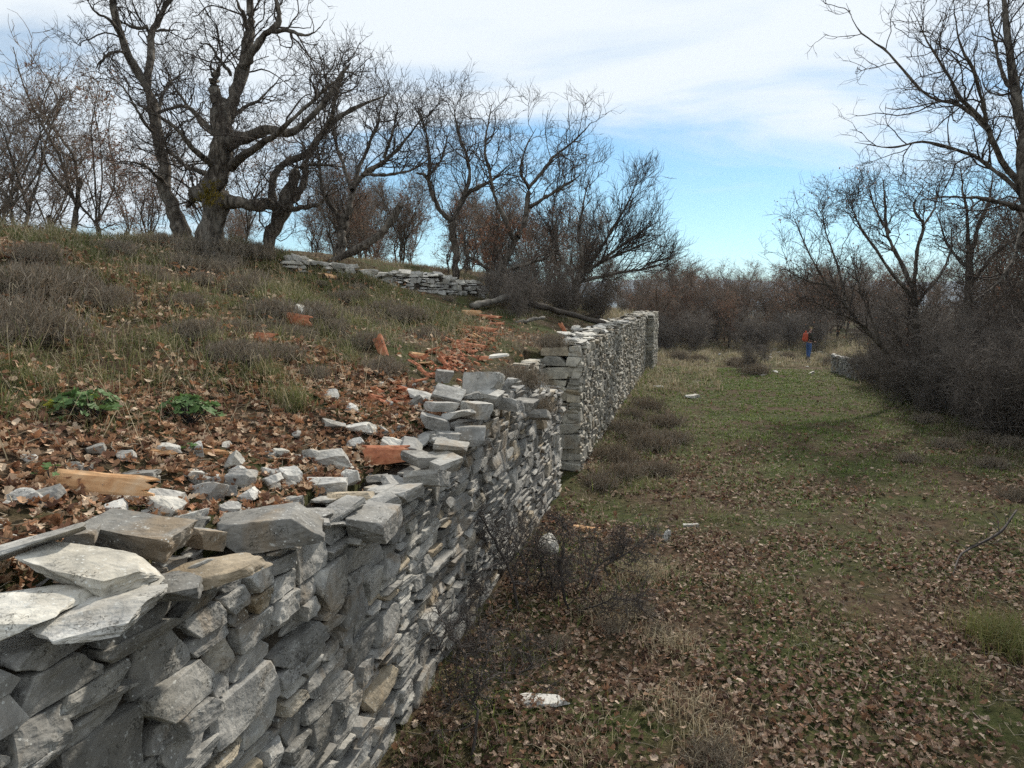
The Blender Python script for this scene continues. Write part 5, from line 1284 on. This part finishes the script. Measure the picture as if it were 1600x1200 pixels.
for sg in (1, -1):
    b0 = len(jv); jv += [(0, sg * .095, .82), (.02 * sg, sg * .10, .48), (-.03 + .05 * sg, sg * .10, .09)]; je += [(1, b0), (b0, b0 + 1), (b0 + 1, b0 + 2)]; jr += [.1, .075, .068]
link('jeans', skin_mesh('jeans', jv, je, jr), M['jeans'], hk)
av = [(0, 0, .94), (0, 0, 1.12), (.01, 0, 1.34), (.02, 0, 1.45)]; ae = [(0, 1), (1, 2), (2, 3)]; ar = [(.175, .14), (.165, .125), (.185, .125), (.085, .08)]
for sg in (1, -1):
    b0 = len(av); av += [(0, sg * .18, 1.40), (-.02, sg * .24, 1.15), (.15, sg * .205, 1.01)]; ae += [(2, b0), (b0, b0 + 1), (b0 + 1, b0 + 2)]; ar += [.078, .06, .045]
link('jacket', skin_mesh('jacket', av, ae, ar), M['jacket'], hk)
link('cap', skin_mesh('cap', [(.045, 0, 1.70), (.05, 0, 1.745), (.13, 0, 1.705), (.175, 0, 1.695)], [(0, 1), (0, 2), (2, 3)], [(.098, .088), (.07, .065), (.06, .014), (.03, .01)]), M['cap'], hk)
link('hair', skin_mesh('hair', [(-.005, 0, 1.68), (-.015, 0, 1.62), (-.02, 0, 1.57)], [(0, 1), (1, 2)], [.078, .075, .05]), M['hair'], hk)
for sg in (1, -1):
    x0 = -.03 + .05 * sg; link('boot', skin_mesh('boot', [(x0, sg * .10, .12), (x0, sg * .10, .05), (x0 + .11, sg * .112, .045), (x0 + .17, sg * .118, .04)], [(0, 1), (1, 2), (2, 3)], [.055, .055, .048, .035]), M['boot'], hk)
nv = [(.135, 0, 1.625), (.155, 0, 1.605)]; link('nose', skin_mesh('nose', nv, [(0, 1)], [.012, .014], sub=1), M['skin'], hk)
bp = thing('backpack', 'red-orange hiking backpack carried by the standing hiker', 'backpack', tuple(pp), R(18))
pb = link('pack_body', skin_mesh('pack_body', [(-.25, 0, .96), (-.27, 0, 1.15), (-.26, 0, 1.36), (-.23, 0, 1.47)], [(0, 1), (1, 2), (2, 3)], [(.13, .155), (.135, .17), (.12, .165), (.09, .14)]), M['pack'], bp)
link('front_pocket', skin_mesh('front_pocket', [(-.385, 0, 1.04), (-.395, 0, 1.2)], [(0, 1)], [(.05, .1), (.045, .11)]), M['pack'], pb)
link('top_lid', skin_mesh('top_lid', [(-.30, 0, 1.47), (-.18, 0, 1.49)], [(0, 1)], [(.05, .14), (.05, .14)]), M['pack'], pb)
for sg in (1, -1):
    P = np.array([[(-.14, sg * .1, 1.44), (0, sg * .12, 1.535), (.14, sg * .12, 1.42), (.15, sg * .13, 1.25), (0.02, sg * .19, 1.08), (-.15, sg * .14, 1.02)]]); v, f = tubes(catmull(P[0], 20)[None], np.full((1, 20), .022), 6); link('shoulder_strap', mk_mesh('shoulder_strap', v, f, smooth=True), M['packd'], bp)
P = np.array([(-.12, -.17, 1.0), (.12, -.16, .99), (.175, 0, .98), (.12, .16, .99), (-.12, .17, 1.0)]); v, f = tubes(catmull(P, 24)[None], np.full((1, 24), .022), 6); link('hip_belt', mk_mesh('hip_belt', v, f, smooth=True), M['packd'], bp)

# ------------------------------------------------------------------ the air that fades the far hills
v, f = box_verts((-5600, 5600, -80, 6400, -30, 330)); hz = link('haze', mk_mesh('haze', v, f[:, ::1]))
tag(hz, 'thin blue haze over the far hills', kind='stuff')
m = bpy.data.materials.new('haze_air'); m.use_nodes = True; nt = m.node_tree; nt.nodes.remove(nt.nodes['Principled BSDF'])
pv = nt.nodes.new('ShaderNodeVolumePrincipled'); pv.inputs['Color'].default_value = (.62, .80, 1.0, 1); pv.inputs['Density'].default_value = 1.1e-4; pv.inputs['Anisotropy'].default_value = .2
nt.links.new(pv.outputs[0], nt.nodes['Material Output'].inputs['Volume']); hz.data.materials.append(m)

# ------------------------------------------------------------------ labels that single out the members of each group
ORD = ['nearest', 'second', 'third', 'fourth', 'fifth', 'sixth', 'seventh', 'eighth', 'ninth', 'tenth', 'eleventh', 'twelfth', 'thirteenth', 'fourteenth', 'fifteenth', 'sixteenth', 'seventeenth', 'eighteenth', 'nineteenth', 'twentieth']


def autolabel(group, noun, marks):
    sets = {}
    for o in [o for o in scene.objects if o.get('group') == group and o.parent is None]:
        u, v, t = project(np.array(o.location)); k = min(range(len(marks)), key=lambda i: math.hypot(u - marks[i][1], 1.4 * (v - marks[i][2])))
        du, dv = u - marks[k][1], v - marks[k][2]
        w_ = ('to the left of' if du < 0 else 'to the right of') if abs(du) > abs(dv) * 1.2 else ('higher than' if dv < 0 else 'below')
        sets.setdefault((k, w_), []).append((math.hypot(du, dv), o))
    for (k, w_), l in sets.items():
        for n_, (_, o) in enumerate(sorted(l, key=lambda a: a[0])):
            if n_ < len(ORD): o['label'] = f'{noun}, {ORD[n_]} {w_} {marks[k][0]}'


OAKS = [('the tall forking oak', 285, 370), ('the massive burred oak', 335, 380), ('the squat pollarded oak', 418, 400), ('the leaning dead trunk', 550, 395), ('the Y-forked oak', 710, 420), ('the rusty-leaved leaning oak', 770, 440), ('the many-stemmed oak', 533, 400), ('the fan-shaped tree', 900, 450)]
autolabel('heather tufts on the bank', 'wiry heather tuft', OAKS[:4] + [('the white pointed stone', 475, 497), ('the mallow with yellow leaves', 135, 650), ('the dense green mallow', 292, 655), ('the upturned pale tile', 514, 434), ('the tile on edge', 598, 552), ('the fallen red tiles', 740, 520), ('the low back wall', 660, 440), ('the straight-stemmed oak', 106, 345)])
autolabel('heather tufts on the track', 'dull heather tuft', [('the arching thorn bush', 806, 1000), ('the wiry thorn bush', 898, 1010), ('the bright white track stone', 1082, 619), ('the corner of the tall wall', 910, 745), ('the hiker', 1263, 562), ('the lone twiggy bush', 1172, 577), ('the fallen branch', 1540, 865), ('the stone enclosure', 1345, 590), ('the long flat slab', 845, 1096), ('the far end of the tall wall', 1020, 560), ('the lime-green grass tuft', 1575, 1000)])
autolabel('scrub oaks behind the back wall', 'slim scrub oak', OAKS)
autolabel('shrubs inside the ruin', 'low bare shrub in the ruin', OAKS[4:] + [('the long dark beam', 880, 482), ('the pale branch end', 830, 494), ('the fallen red tiles', 745, 515)])
autolabel('stones strewn near the hiker', 'whitish track stone', [('the hiker', 1263, 562), ('the lone twiggy bush', 1172, 577), ('the stone enclosure', 1345, 590), ('the bright white track stone', 1082, 619)])
autolabel('small rubble behind the near wall edge', 'small broken stone', [('the ochre tile piece', 158, 776), ('the big dark-faced block', 425, 800), ('the flat white stone', 508, 756), ('the long pale stone', 512, 714), ('the orange tile piece', 606, 744), ('the cream angular stone', 622, 700), ('the dense green mallow', 292, 655), ('the top block with a dark face', 755, 582)])
autolabel('shrubs at the edge of the far wood', 'low bare wood-edge shrub', [('the hiker', 1263, 540), ('the lone twiggy bush', 1172, 560), ('the far end of the tall wall', 1020, 540)])
autolabel('tile shards behind the near wall', 'red tile shard', [('the top block with a dark face', 755, 582), ('the broad red tile', 748, 517), ('the tile on edge', 598, 552), ('the wedged brown tile', 662, 628), ('the long pale beam end', 750, 500), ('the pale stone on the wall top', 694, 578)])
